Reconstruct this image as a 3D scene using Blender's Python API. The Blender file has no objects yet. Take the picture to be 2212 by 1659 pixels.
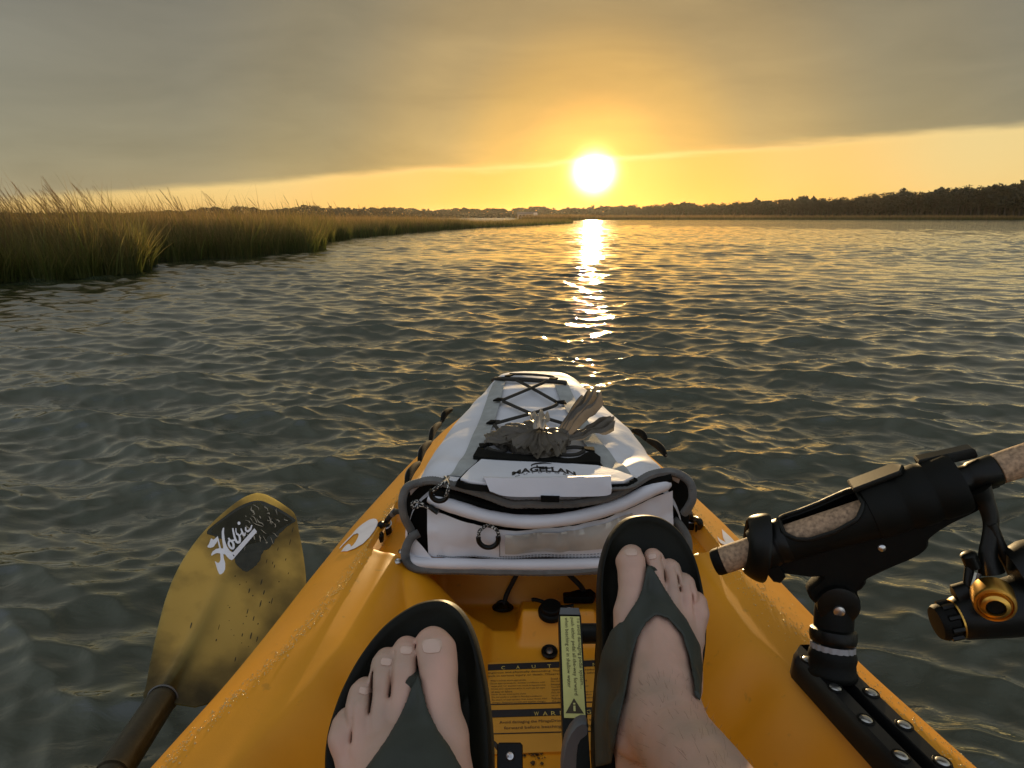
import bpy, bmesh, math, random
import numpy as np
from mathutils import Vector, Matrix
from mathutils.geometry import tessellate_polygon
random.seed(7)
RNG = np.random.default_rng(11)
SC = bpy.context.scene
COL = SC.collection
A3 = lambda *v: np.array(v, dtype=float)

# ------------------------------------------------------------------ camera
EYE = A3(0, 0, 0.80)
PITCH = math.radians(13.77)
FPX = 1474.7                      # focal length in the units the photograph was measured in (2212 wide)
CF = A3(0, math.cos(PITCH), -math.sin(PITCH))
CD = A3(0, -math.sin(PITCH), -math.cos(PITCH))
cam_data = bpy.data.cameras.new('camera')
cam = bpy.data.objects.new('camera', cam_data)
COL.objects.link(cam)
cam.location = EYE
cam.rotation_euler = (math.pi / 2 - PITCH, 0, 0)
cam_data.sensor_width = 36.0
cam_data.lens = 24.0
cam_data.clip_start = 0.02
cam_data.clip_end = 9000
SC.camera = cam


def ray(U, V):
    return CF + A3(1, 0, 0) * (U - 1106) / FPX + CD * (V - 829.5) / FPX


def P(U, V, t):                    # a sight line's point at depth t
    return EYE + ray(U, V) * t


def Z(U, V, z):                    # where a sight line meets the level z
    a = ray(U, V)
    return EYE + a * (z - EYE[2]) / a[2]


def Y(U, V, y):                    # where a sight line meets the upright plane y
    a = ray(U, V)
    return EYE + a * y / a[1]


# ------------------------------------------------------------------ sky, sun, exposure
SUN_AZ, SUN_EL = math.radians(6.55), math.radians(3.5)
SUN = A3(math.sin(SUN_AZ) * math.cos(SUN_EL), math.cos(SUN_AZ) * math.cos(SUN_EL), math.sin(SUN_EL))
world = bpy.data.worlds.new('World')
SC.world = world
world.use_nodes = True
wn, wl = world.node_tree.nodes, world.node_tree.links
wn.clear()


def wnode(t, **kw):
    n = wn.new(t)
    for k, v in kw.items():
        setattr(n, k, v)
    return n


def wmath(op, a, b=None, c=None, clamp=False):
    n = wnode('ShaderNodeMath', operation=op)
    n.use_clamp = clamp
    for i, v in enumerate((a, b, c)):
        if v is None:
            continue
        if isinstance(v, (int, float)):
            n.inputs[i].default_value = v
        else:
            wl.new(v, n.inputs[i])
    return n.outputs[0]


def wramp(fac, stops, interp='EASE'):
    n = wnode('ShaderNodeValToRGB')
    n.color_ramp.interpolation = interp
    el = n.color_ramp.elements
    while len(el) < len(stops):
        el.new(0.5)
    for e, (p, c) in zip(el, stops):
        e.position = p
        e.color = (*c, 1)
    wl.new(fac, n.inputs[0])
    return n.outputs[0]


def wmix(fac, a, b, mode='MIX'):
    n = wnode('ShaderNodeMix', data_type='RGBA', blend_type=mode)
    if isinstance(fac, (int, float)):
        n.inputs[0].default_value = fac
    else:
        wl.new(fac, n.inputs[0])
    for i, v in ((6, a), (7, b)):
        if isinstance(v, tuple):
            n.inputs[i].default_value = (*v, 1)
        else:
            wl.new(v, n.inputs[i])
    return n.outputs[2]


SKY_S = 0.10
tc = wnode('ShaderNodeTexCoord')
nrm = wnode('ShaderNodeVectorMath', operation='NORMALIZE')
wl.new(tc.outputs['Generated'], nrm.inputs[0])
DIR = nrm.outputs[0]


def wdot(v):
    n = wnode('ShaderNodeVectorMath', operation='DOT_PRODUCT')
    wl.new(DIR, n.inputs[0])
    n.inputs[1].default_value = tuple(v)
    return n.outputs['Value']


ang = wmath('DIVIDE', wmath('ARCCOSINE', wmath('MINIMUM', wdot(SUN), 0.9999999)), math.pi)    # 0 at the sun, 1 opposite
sep = wnode('ShaderNodeSeparateXYZ')
wl.new(DIR, sep.inputs[0])
sky = wnode('ShaderNodeTexSky', sky_type='NISHITA')
sky.sun_disc = False
sky.sun_elevation = SUN_EL
sky.sun_rotation = SUN_AZ
sky.air_density, sky.dust_density, sky.ozone_density = 1.0, 0.5, 1.0
# cloud deck seen from below: its far edge is a straight line overhead, so a great circle in the sky
mapn = wnode('ShaderNodeMapping')
mapn.inputs['Scale'].default_value = (3.0, 3.0, 22.0)
wl.new(DIR, mapn.inputs[0])
nz = wnode('ShaderNodeTexNoise')
nz.inputs['Scale'].default_value = 2.2
nz.inputs['Detail'].default_value = 5
nz.inputs['Roughness'].default_value = 0.55
wl.new(mapn.outputs[0], nz.inputs['Vector'])
wob = wmath('MULTIPLY', wmath('SUBTRACT', nz.outputs[0], 0.5), 0.020)
edge = wmath('ADD', wdot((-0.069, -0.073, 0.995)), wob)
mr = wnode('ShaderNodeMapRange', interpolation_type='SMOOTHSTEP')
wl.new(edge, mr.inputs[0])
mr.inputs[1].default_value = -0.008
mr.inputs[2].default_value = 0.007
cover = mr.outputs[0]
k = 180.0
clear = wramp(ang, [(0, (1.0, .62, .13)), (3.5 / k, (.96, .51, .10)), (8 / k, (.88, .44, .09)), (16 / k, (.80, .485, .145)), (27 / k, (.71, .53, .225)),
                    (45 / k, (.60, .47, .21)), (90 / k, (.42, .40, .30)), (1.0, (.40, .42, .42))])
deck = wramp(ang, [(0, (.72, .38, .075)), (3.5 / k, (.52, .28, .065)), (7 / k, (.37, .225, .065)), (13 / k, (.262, .188, .088)), (22 / k, (.165, .140, .092)),
                   (32 / k, (.138, .129, .106)), (48 / k, (.145, .142, .128)), (75 / k, (.275, .285, .265)), (110 / k, (.44, .48, .56)), (1.0, (.46, .515, .65))])
mapn2 = wnode('ShaderNodeMapping')
mapn2.inputs['Scale'].default_value = (1.5, 1.5, 6.0)
mapn2.inputs['Rotation'].default_value = (0.15, -0.12, 0.3)
wl.new(DIR, mapn2.inputs[0])
nz2 = wnode('ShaderNodeTexNoise')
nz2.inputs['Scale'].default_value = 2.6
nz2.inputs['Detail'].default_value = 8
nz2.inputs['Roughness'].default_value = 0.56
nz2.inputs['Distortion'].default_value = 0.5
wl.new(mapn2.outputs[0], nz2.inputs['Vector'])
streak = wmath('ADD', wmath('MULTIPLY', wmath('SUBTRACT', nz2.outputs[0], 0.5), 0.65), 1.0)
stv = wnode('ShaderNodeCombineXYZ')
for i in range(3):
    wl.new(streak, stv.inputs[i])
deck = wmix(1.0, deck, stv.outputs[0], 'MULTIPLY')
thin = wmath('POWER', 2.718, wmath('MULTIPLY', wmath('MAXIMUM', sep.outputs[2], 0.0), -6.0))          # the deck thins and yellows towards the horizon
deck = wmix(thin, deck, wmix(1.0, deck, (2.0, 1.85, 1.38), 'MULTIPLY'))
low = wmath('POWER', 2.718, wmath('MULTIPLY', wmath('MAXIMUM', sep.outputs[2], 0.0), -38.0))      # long air path near the horizon reddens the light
clear = wmix(low, clear, wmix(1.0, clear, (.97, .76, .50), 'MULTIPLY'))
both = wmix(cover, clear, deck)
# bright rim where the sun lights the thin edge of the deck
rim = wmath('POWER', 2.718, wmath('MULTIPLY', wmath('POWER', wmath('MULTIPLY', wmath('ADD', edge, 0.004), 260.0), 2.0), -1.0))
rimn = wmath('MULTIPLY', rim, wmath('POWER', 2.718, wmath('MULTIPLY', ang, -k / 14.0)))
both = wmix(wmath('MULTIPLY', rimn, 0.55, clamp=True), both, (1.0, .72, .30))
# sun seen through thin haze: white core and aureole
core = wmath('MULTIPLY', wmath('POWER', 2.718, wmath('MULTIPLY', wmath('POWER', wmath('MULTIPLY', ang, k / 1.06), 2.0), -1.0)), 20.0)
core = wmath('MULTIPLY', core, wmath('SUBTRACT', 1.0, wmath('MULTIPLY', cover, 0.6)))
aur = wmath('MULTIPLY', wmath('POWER', 2.718, wmath('MULTIPLY', ang, -k / 2.4)), 0.55)
cc = wnode('ShaderNodeCombineXYZ')
wl.new(wmath('MULTIPLY', core, 1.0), cc.inputs[0])
wl.new(wmath('MULTIPLY', core, 0.72), cc.inputs[1])
wl.new(wmath('MULTIPLY', core, 0.34), cc.inputs[2])
ca = wnode('ShaderNodeCombineXYZ')
wl.new(wmath('MULTIPLY', aur, 1.0), ca.inputs[0])
wl.new(wmath('MULTIPLY', aur, 0.44), ca.inputs[1])
wl.new(wmath('MULTIPLY', aur, 0.08), ca.inputs[2])
add1 = wmix(1.0, both, cc.outputs[0], 'ADD')
add2 = wmix(1.0, add1, ca.outputs[0], 'ADD')
bg1 = wnode('ShaderNodeBackground')
bg1.inputs[1].default_value = 1.0
wl.new(add2, bg1.inputs[0])
bg2 = wnode('ShaderNodeBackground')          # the clear sky behind it all
bg2.inputs[1].default_value = 0.012
wl.new(sky.outputs[0], bg2.inputs[0])
wadd = wnode('ShaderNodeAddShader')
wl.new(bg1.outputs[0], wadd.inputs[0])
wl.new(bg2.outputs[0], wadd.inputs[1])
wout = wnode('ShaderNodeOutputWorld')
wl.new(wadd.outputs[0], wout.inputs[0])
world.cycles.sampling_method = 'MANUAL'
world.cycles.sample_map_resolution = 2048

sun_data = bpy.data.lights.new('sun', 'SUN')
sun_data.energy = 4.5
sun_data.angle = math.radians(0.55)
sun_data.color = (1.0, 0.70, 0.35)
sun = bpy.data.objects.new('sun', sun_data)
COL.objects.link(sun)
sun.rotation_euler = Vector(SUN).to_track_quat('Z', 'Y').to_euler()
sun.location = (30, 200, 40)

SC.view_settings.view_transform = 'Standard'
SC.view_settings.look = 'None'
SC.view_settings.exposure = 0.15
SC.view_settings.gamma = 1.0
SC.view_settings.use_curve_mapping = False
SC.render.engine = 'CYCLES'
SC.cycles.use_denoising = True
try:
    SC.cycles.denoiser = 'OPENIMAGEDENOISE'
except Exception:
    pass
SC.cycles.max_bounces = 6
SC.cycles.sample_clamp_indirect = 6.0
SC.cycles.caustics_reflective = False
SC.cycles.caustics_refractive = False

# ------------------------------------------------------------------ materials
MATS = {}


def mat(name, col, rough=0.5, metal=0.0, var=0.12, vscale=30.0, bump=0.0, bscale=80.0, spec=0.5, trans=0.0, sss=0.0, attr=None, coat=0.0,
        col2=None, detail=4.0, dist=0.002, stretch=None, tcol=None):
    if name in MATS:
        return MATS[name]
    m = bpy.data.materials.new(name)
    m.use_nodes = True
    nt = m.node_tree
    nd, lk = nt.nodes, nt.links
    b = nd['Principled BSDF']
    b.inputs['Roughness'].default_value = rough
    b.inputs['Metallic'].default_value = metal
    b.inputs['Specular IOR Level'].default_value = spec
    b.inputs['Coat Weight'].default_value = coat
    tcn = nd.new('ShaderNodeTexCoord')
    vec = tcn.outputs['Object']
    if stretch:
        mp = nd.new('ShaderNodeMapping')
        mp.inputs['Scale'].default_value = stretch
        lk.new(vec, mp.inputs[0])
        vec = mp.outputs[0]
    n = nd.new('ShaderNodeTexNoise')
    n.inputs['Scale'].default_value = vscale
    n.inputs['Detail'].default_value = detail
    lk.new(vec, n.inputs['Vector'])
    if attr:
        at = nd.new('ShaderNodeAttribute')
        at.attribute_name = attr
        base = at.outputs['Color']
    else:
        rp = nd.new('ShaderNodeValToRGB')
        c2 = col2 or tuple(min(1, c * (1 + var)) for c in col)
        rp.color_ramp.elements[0].position = 0.32
        rp.color_ramp.elements[1].position = 0.68
        rp.color_ramp.elements[0].color = (*[c * (1 - var) for c in col], 1)
        rp.color_ramp.elements[1].color = (*c2, 1)
        lk.new(n.outputs[0], rp.inputs[0])
        base = rp.outputs[0]
    lk.new(base, b.inputs['Base Color'])
    if sss:
        b.inputs['Subsurface Weight'].default_value = sss
        b.inputs['Subsurface Radius'].default_value = (0.012, 0.004, 0.002)
        b.inputs['Subsurface Scale'].default_value = 0.5
    if bump:
        n2 = nd.new('ShaderNodeTexNoise')
        n2.inputs['Scale'].default_value = bscale
        n2.inputs['Detail'].default_value = 3
        lk.new(vec, n2.inputs['Vector'])
        bp = nd.new('ShaderNodeBump')
        bp.inputs['Strength'].default_value = bump
        bp.inputs['Distance'].default_value = dist
        lk.new(n2.outputs[0], bp.inputs['Height'])
        lk.new(bp.outputs[0], b.inputs['Normal'])
    if trans:
        out = nd['Material Output']
        tr = nd.new('ShaderNodeBsdfTranslucent')
        if tcol:
            tm = nd.new('ShaderNodeMix')
            tm.data_type = 'RGBA'
            tm.blend_type = 'MIX'
            lk.new(n.outputs[0], tm.inputs[0])
            tr2 = nd.new('ShaderNodeMapRange')
            tr2.inputs[1].default_value = .38
            tr2.inputs[2].default_value = .60
            lk.new(n.outputs[0], tr2.inputs[0])
            lk.new(tr2.outputs[0], tm.inputs[0])
            tm.inputs[6].default_value = (*[c * .30 for c in tcol], 1)
            tm.inputs[7].default_value = (*tcol, 1)
            lk.new(tm.outputs[2], tr.inputs[0])
        else:
            lk.new(base, tr.inputs[0])
        mx = nd.new('ShaderNodeMixShader')
        mx.inputs[0].default_value = trans
        lk.new(b.outputs[0], mx.inputs[1])
        lk.new(tr.outputs[0], mx.inputs[2])
        lk.new(mx.outputs[0], out.inputs[0])
    MATS[name] = m
    return m


M_HULL = mat('kayak_plastic', (.79, .325, .010), .40, var=.06, vscale=9, bump=.22, bscale=900, dist=.0006, sss=.0)
# scuffs and specks worn into the hull
nt_ = M_HULL.node_tree
bs_ = nt_.nodes['Principled BSDF']
src_ = bs_.inputs['Base Color'].links[0].from_socket
tc_ = nt_.nodes.new('ShaderNodeTexCoord')
na_ = nt_.nodes.new('ShaderNodeTexNoise')
na_.inputs['Scale'].default_value = 55
na_.inputs['Detail'].default_value = 5
nt_.links.new(tc_.outputs['Object'], na_.inputs['Vector'])
nb_ = nt_.nodes.new('ShaderNodeTexNoise')
nb_.inputs['Scale'].default_value = 6
nb_.inputs['Detail'].default_value = 6
nt_.links.new(tc_.outputs['Object'], nb_.inputs['Vector'])
ra_ = nt_.nodes.new('ShaderNodeMapRange')
ra_.inputs[1].default_value, ra_.inputs[2].default_value = .66, .74
nt_.links.new(na_.outputs[0], ra_.inputs[0])
rc_ = nt_.nodes.new('ShaderNodeMapRange')
rc_.inputs[1].default_value, rc_.inputs[2].default_value = .42, .70
nt_.links.new(nb_.outputs[0], rc_.inputs[0])
mu_ = nt_.nodes.new('ShaderNodeMath')
mu_.operation = 'MULTIPLY_ADD'
nt_.links.new(ra_.outputs[0], mu_.inputs[0])
mu_.inputs[1].default_value = .45
mm_ = nt_.nodes.new('ShaderNodeMath')
mm_.operation = 'MULTIPLY'
mm_.inputs[1].default_value = .22
nt_.links.new(rc_.outputs[0], mm_.inputs[0])
nt_.links.new(mm_.outputs[0], mu_.inputs[2])
mx0 = nt_.nodes.new('ShaderNodeMix')
mx0.data_type = 'RGBA'
nt_.links.new(mu_.outputs[0], mx0.inputs[0])
nt_.links.new(src_, mx0.inputs[6])
mx0.inputs[7].default_value = (.42, .20, .02, 1)
nt_.links.new(mx0.outputs[2], bs_.inputs['Base Color'])
rr0_ = nt_.nodes.new('ShaderNodeMapRange')
rr0_.inputs[3].default_value, rr0_.inputs[4].default_value = .30, .58
nt_.links.new(nb_.outputs[0], rr0_.inputs[0])
nt_.links.new(rr0_.outputs[0], bs_.inputs['Roughness'])
M_BLACK = mat('black_plastic', (.0042, .0046, .0034), .38, var=.2, spec=.24, bump=.12, bscale=500, dist=.0005)
M_BLACKM = mat('matte_black', (.0040, .0044, .0034), .6, var=.25, spec=.16, bump=.2, bscale=700, dist=.0006)
M_TRACK = mat('anodised_black', (.006, .006, .006), .36, var=.2, spec=.4, bump=.08, bscale=300, dist=.0004)
M_STEEL = mat('stainless_steel', (.55, .55, .55), .28, 1.0, var=.15, vscale=200)
M_VINYL = mat('white_vinyl', (.64, .65, .69), .58, var=.05, vscale=14, bump=.18, bscale=45, dist=.004)
M_VINYLG = mat('gloss_white_vinyl', (.64, .645, .68), .28, var=.05, vscale=14, bump=.2, bscale=38, dist=.004)
M_WEB = mat('grey_webbing', (.32, .335, .325), .75, var=.12, vscale=60, bump=.35, bscale=420, dist=.001)
M_BIND = mat('grey_binding', (.125, .125, .118), .8, var=.15, vscale=70, bump=.2, bscale=500, dist=.0006)
M_FAB = mat('black_fabric', (.006, .006, .005), .85, spec=.12, var=.3, bump=.3, bscale=500, dist=.001)
M_CORD = mat('bungee_cord', (.018, .015, .010), .75, var=.3, vscale=200, bump=.3, bscale=700, dist=.0006)
M_PARA = mat('flecked_paracord', (.010, .010, .010), .8, var=.0, vscale=420, detail=0, col2=(.55, .55, .5))
r_ = [n for n in M_PARA.node_tree.nodes if n.type == 'VALTORGB'][0].color_ramp
r_.interpolation = 'CONSTANT'
r_.elements[1].position = 0.58
M_CLEAR = mat('smoky_clear_vinyl', (.36, .35, .32), .10, var=.22, vscale=12, bump=.5, bscale=14, dist=.006, coat=.6)
M_SKIN = mat('skin', (.455, .318, .242), .44, var=.10, vscale=24, bump=.22, bscale=260, dist=.0012, sss=.12, col2=(.56, .34, .258))
M_NAIL = mat('toenail', (.56, .40, .32), .25, var=.05, vscale=60)
M_SOLE = mat('dark_foam', (.0065, .007, .0042), .5, spec=.14, var=.3, vscale=25, bump=.22, bscale=160, dist=.001)
M_STRAP = mat('green_grey_foam', (.033, .039, .031), .55, spec=.35, var=.14, vscale=35, bump=.18, bscale=300, dist=.0008)
M_CORK = mat('cork', (.34, .225, .135), .75, var=.42, vscale=240, bump=.5, bscale=160, dist=.002, detail=6)
M_GOLD = mat('gold_anodised', (.62, .36, .075), .28, 1.0, var=.1)
M_GREYP = mat('grey_plastic', (.095, .10, .105), .45, var=.08, bump=.08, bscale=300, dist=.0005)
M_WHITE = mat('white_print', (.74, .72, .74), .5, var=.06, vscale=50)
M_PRINT = mat('black_print', (.012, .010, .010), .6, var=.1)
M_ORANGEL = mat('orange_label', (.62, .29, .02), .45, var=.05)
M_YELLOWL = mat('yellow_label', (.60, .58, .20), .4, var=.08, vscale=25)
M_POLY = mat('grey_brown_film', (.14, .12, .092), .32, var=.25, vscale=26, bump=.5, bscale=60, dist=.004, trans=.4)
M_POLYW = mat('pale_film', (.45, .42, .37), .35, var=.15, trans=.45)
M_RINGW = mat('white_nylon', (.30, .30, .31), .4, var=.08)
M_BLADE = mat('smoked_fibreglass', (.11, .10, .06), .27, .25, var=.7, vscale=8, bump=.25, bscale=140, dist=.001, trans=.68, detail=9, tcol=(.90, .84, .48), coat=.6)
M_SHAFT = mat('carbon_shaft', (.026, .019, .008), .35, var=.35, vscale=40, bump=.3, bscale=150, dist=.001)
M_GRASS = mat('marsh_blades', (0, 0, 0), .6, attr='Col', trans=.45, spec=.35)
M_LEAF = mat('tree_leaves', (.036, .036, .016), .7, var=.35, vscale=.6, trans=.12)
M_BARK = mat('bark', (.06, .045, .03), .9, var=.3, vscale=3)
M_MUD = mat('marsh_mud', (.03, .026, .012), .9, var=.35, vscale=.8, bump=.4, bscale=3, dist=.05)
M_HOUSEW = mat('house_paint', (.34, .28, .25), .7, var=.06, vscale=1)
M_ROOF = mat('roof_shingle', (.12, .10, .09), .8, var=.2, vscale=2)
M_GLASS = mat('window_glass', (.03, .035, .04), .1, var=.1)
M_GRIME = mat('grime', (.09, .05, .012), .8, var=.4, vscale=90)
M_DROP = mat('water_drop', (.02, .018, .01), .08, var=.1)

# water: dark green water body, rippled gloss
mw = bpy.data.materials.new('estuary_water')
mw.use_nodes = True
nd, lk = mw.node_tree.nodes, mw.node_tree.links
b = nd['Principled BSDF']
b.inputs['Base Color'].default_value = (.027, .036, .020, 1)
b.inputs['Roughness'].default_value = 0.045
b.inputs['IOR'].default_value = 1.36
b.inputs['Coat Weight'].default_value = 1.0
b.inputs['Coat Roughness'].default_value = 0.03
b.inputs['Coat IOR'].default_value = 1.5
tcn = nd.new('ShaderNodeTexCoord')
mpn = nd.new('ShaderNodeMapping')
mpn.inputs['Scale'].default_value = (0.75, 1.5, 1)
lk.new(tcn.outputs['Object'], mpn.inputs[0])
n1 = nd.new('ShaderNodeTexNoise')
n1.inputs['Scale'].default_value = 11.0
n1.inputs['Detail'].default_value = 4
n1.inputs['Roughness'].default_value = 0.55
n1.inputs['Distortion'].default_value = 0.6
lk.new(mpn.outputs[0], n1.inputs['Vector'])
bp = nd.new('ShaderNodeBump')
bp.inputs['Strength'].default_value = 0.40
bp.inputs['Distance'].default_value = 0.0095
lk.new(n1.outputs[0], bp.inputs['Height'])
# beyond the modelled chop the same ripples go on as relief in the surface
at_ = nd.new('ShaderNodeAttribute')
at_.attribute_name = 'Col'
sp3 = nd.new('ShaderNodeSeparateColor')
lk.new(at_.outputs['Color'], sp3.inputs[0])
n3 = nd.new('ShaderNodeTexNoise')
n3.inputs['Scale'].default_value = 2.4
n3.inputs['Detail'].default_value = 3
n3.inputs['Roughness'].default_value = 0.6
lk.new(mpn.outputs[0], n3.inputs['Vector'])
bp3 = nd.new('ShaderNodeBump')
bp3.inputs['Distance'].default_value = 0.055
lk.new(sp3.outputs[0], bp3.inputs['Strength'])
lk.new(n3.outputs[0], bp3.inputs['Height'])
lk.new(bp.outputs[0], bp3.inputs['Normal'])
lk.new(bp3.outputs[0], b.inputs['Normal'])
lk.new(bp3.outputs[0], b.inputs['Coat Normal'])
M_WATER = mw


# ------------------------------------------------------------------ scene helpers
def thing(name, label, cat, loc=(0, 0, 0), group=None):
    o = bpy.data.objects.new(name, None)
    o.empty_display_size = 0.05
    COL.objects.link(o)
    o.location = tuple(float(v) for v in loc)
    o['wl'] = [float(v) for v in loc]
    o['label'], o['category'] = label, cat
    if group:
        o['group'] = group
    return o


def wloc(o):
    p = A3(0, 0, 0)
    while o is not None:
        p = p + A3(*o.location)
        o = o.parent
    return p


def obj(name, verts, faces, m, parent=None, smooth=True, uvcol=None, kind=None, label=None):
    """One mesh object; verts are world positions."""
    verts = np.asarray(verts, dtype=float).reshape(-1, 3)
    if parent is not None:
        verts = verts - wloc(parent)
    me = bpy.data.meshes.new(name)
    me.from_pydata(verts.tolist(), [], [tuple(int(i) for i in f) for f in faces])
    me.materials.append(m)
    if smooth:
        me.shade_smooth()
    me.update()
    o = bpy.data.objects.new(name, me)
    COL.objects.link(o)
    if parent is not None:
        o.parent = parent
    if kind:
        o['kind'] = kind
    if label:
        o['label'] = label
    return o


def quads_obj(name, verts, quads, m, parent=None, smooth=True, col=None, tris=False):
    """Fast path for big numpy meshes."""
    verts = np.asarray(verts, dtype=np.float32)
    if parent is not None:
        verts = verts - wloc(parent).astype(np.float32)
    quads = np.asarray(quads, dtype=np.int32)
    me = bpy.data.meshes.new(name)
    kk = quads.shape[1]
    me.vertices.add(len(verts))
    me.vertices.foreach_set('co', verts.ravel())
    me.loops.add(quads.size)
    me.loops.foreach_set('vertex_index', quads.ravel())
    me.polygons.add(len(quads))
    me.polygons.foreach_set('loop_start', np.arange(0, quads.size, kk, dtype=np.int32))
    me.polygons.foreach_set('loop_total', np.full(len(quads), kk, dtype=np.int32))
    if col is not None:
        ca_ = me.color_attributes.new('Col', 'FLOAT_COLOR', 'POINT')
        cc_ = np.ones((len(verts), 4), dtype=np.float32)
        cc_[:, :3] = col
        ca_.data.foreach_set('color', cc_.ravel())
    me.materials.append(m)
    me.update(calc_edges=True)
    me.validate()
    if smooth:
        me.shade_smooth()
    o = bpy.data.objects.new(name, me)
    COL.objects.link(o)
    if parent is not None:
        o.parent = parent
    return o


def unit(v):
    v = np.asarray(v, dtype=float)
    return v / (np.linalg.norm(v) + 1e-12)


def smooth_path(pts, n, closed=False):
    """Catmull-Rom through pts, n points evenly spread by index."""
    p = np.asarray(pts, dtype=float)
    if closed:
        p = np.vstack([p[-1], p, p[0], p[1]])
        segs = len(p) - 3
    else:
        p = np.vstack([2 * p[0] - p[1], p, 2 * p[-1] - p[-2]])
        segs = len(p) - 3
    t = np.linspace(0, segs, n, endpoint=not closed)
    i = np.minimum(t.astype(int), segs - 1)
    u = (t - i)[:, None]
    a, b_, c, d = p[i], p[i + 1], p[i + 2], p[i + 3]
    return .5 * (2 * b_ + (c - a) * u + (2 * a - 5 * b_ + 4 * c - d) * u ** 2 + (3 * b_ - a - 3 * c + d) * u ** 3)


class MB:
    """Collects simple shapes into one mesh."""

    def __init__(s):
        s.v, s.f = [], []

    def add(s, v, f):
        o = len(s.v)
        s.v.extend(np.asarray(v, dtype=float).tolist())
        s.f.extend([tuple(i + o for i in q) for q in f])
        return s

    def tube(s, pts, r, seg=10, closed=False, caps=True, flat=1.0, up=None, ribs=0.0):
        p = np.asarray(pts, dtype=float)
        n = len(p)
        r = np.broadcast_to(np.asarray(r, dtype=float), (n,))
        tan = np.gradient(p, axis=0)
        if closed:
            tan = np.roll(p, -1, 0) - np.roll(p, 1, 0)
        tan = tan / (np.linalg.norm(tan, axis=1, keepdims=True) + 1e-12)
        x = np.asarray(up if up is not None else (0, 0, 1.0), dtype=float)
        if up is None and abs(tan[0] @ x) > .9:
            x = A3(1, 0, 0)
        vs = []
        for i in range(n):
            x = unit(x - tan[i] * (x @ tan[i]))
            y = np.cross(tan[i], x)
            rr = r[i] * (1 + ribs * (i % 2))
            for k_ in range(seg):
                a = 2 * math.pi * k_ / seg
                vs.append(p[i] + y * math.cos(a) * rr + x * math.sin(a) * rr * flat)
        fs = []
        rng = n if closed else n - 1
        for i in range(rng):
            j = (i + 1) % n
            for k_ in range(seg):
                l_ = (k_ + 1) % seg
                fs.append((i * seg + k_, i * seg + l_, j * seg + l_, j * seg + k_))
        if caps and not closed:
            fs.append(tuple(range(seg))[::-1])
            fs.append(tuple((n - 1) * seg + k_ for k_ in range(seg)))
        return s.add(vs, fs)

    def lathe(s, prof, origin, axis, seg=28, ref=None):
        """prof: (distance along axis, radius)."""
        a = unit(axis)
        x = A3(0, 0, 1) if ref is None else np.asarray(ref, dtype=float)
        if abs(a @ x) > .95:
            x = A3(1, 0, 0)
        x = unit(x - a * (a @ x))
        y = np.cross(a, x)
        vs = []
        for d_, r in prof:
            for k_ in range(seg):
                t = 2 * math.pi * k_ / seg
                vs.append(np.asarray(origin) + a * d_ + (x * math.cos(t) + y * math.sin(t)) * max(r, 1e-5))
        fs = []
        for i in range(len(prof) - 1):
            for k_ in range(seg):
                l_ = (k_ + 1) % seg
                fs.append((i * seg + k_, i * seg + l_, (i + 1) * seg + l_, (i + 1) * seg + k_))
        fs.append(tuple(range(seg))[::-1])
        fs.append(tuple((len(prof) - 1) * seg + k_ for k_ in range(seg)))
        return s.add(vs, fs)

    def prism(s, poly, off, inset=0.0):
        """Solid between a loop of points and the same loop moved by off; slightly chamfered when inset is set."""
        p = np.asarray(poly, dtype=float)
        c = p.mean(0)
        n = len(p)
        off = np.asarray(off, dtype=float)
        rings = [p]
        if inset:
            L = np.linalg.norm(off)
            q = c + (p - c) * (1 - inset / np.maximum(np.linalg.norm(p - c, axis=1, keepdims=True), 1e-6))
            rings = [q, p + off / L * inset, p + off - off / L * inset, q + off]
        else:
            rings = [p, p + off]
        vs = np.vstack(rings)
        fs = []
        for r_i in range(len(rings) - 1):
            for i in range(n):
                j = (i + 1) % n
                fs.append((r_i * n + i, r_i * n + j, (r_i + 1) * n + j, (r_i + 1) * n + i))
        tri = tessellate_polygon([[Vector(v) for v in rings[0]]])
        fs += [tuple(t)[::-1] for t in tri]
        o = (len(rings) - 1) * n
        fs += [tuple(i + o for i in t) for t in tri]
        return s.add(vs, fs)

    def grid(s, pts, thick=None, nrm=None):
        """pts: (a, b, 3) surface; with thick a closed slab along nrm (array or vector)."""
        p = np.asarray(pts, dtype=float)
        a, b_ = p.shape[:2]
        f = lambda o: [(o + i * b_ + j, o + i * b_ + j + 1, o + (i + 1) * b_ + j + 1, o + (i + 1) * b_ + j) for i in range(a - 1) for j in range(b_ - 1)]
        if thick is None:
            return s.add(p.reshape(-1, 3), f(0))
        if nrm is None:
            nrm = np.cross(np.gradient(p, axis=0), np.gradient(p, axis=1))
            nrm = nrm / (np.linalg.norm(nrm, axis=2, keepdims=True) + 1e-12)
        q = p + np.asarray(nrm) * thick
        n0 = a * b_
        fs = f(0) + [t[::-1] for t in f(n0)]
        bd = [i * b_ for i in range(a)] + [(a - 1) * b_ + j for j in range(1, b_)] + [i * b_ + b_ - 1 for i in range(a - 2, -1, -1)] + [j for j in range(b_ - 2, 0, -1)]
        for i in range(len(bd)):
            u, v = bd[i], bd[(i + 1) % len(bd)]
            fs.append((u, u + n0, v + n0, v))
        return s.add(np.vstack([p.reshape(-1, 3), q.reshape(-1, 3)]), fs)

    def build(s, name, m, parent=None, smooth=True, label=None, kind=None):
        o = obj(name, s.v, s.f, m, parent, smooth, label=label, kind=kind)
        if smooth:
            try:
                o.data.set_sharp_from_angle(angle=math.radians(42))
            except Exception:
                pass
        return o


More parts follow.
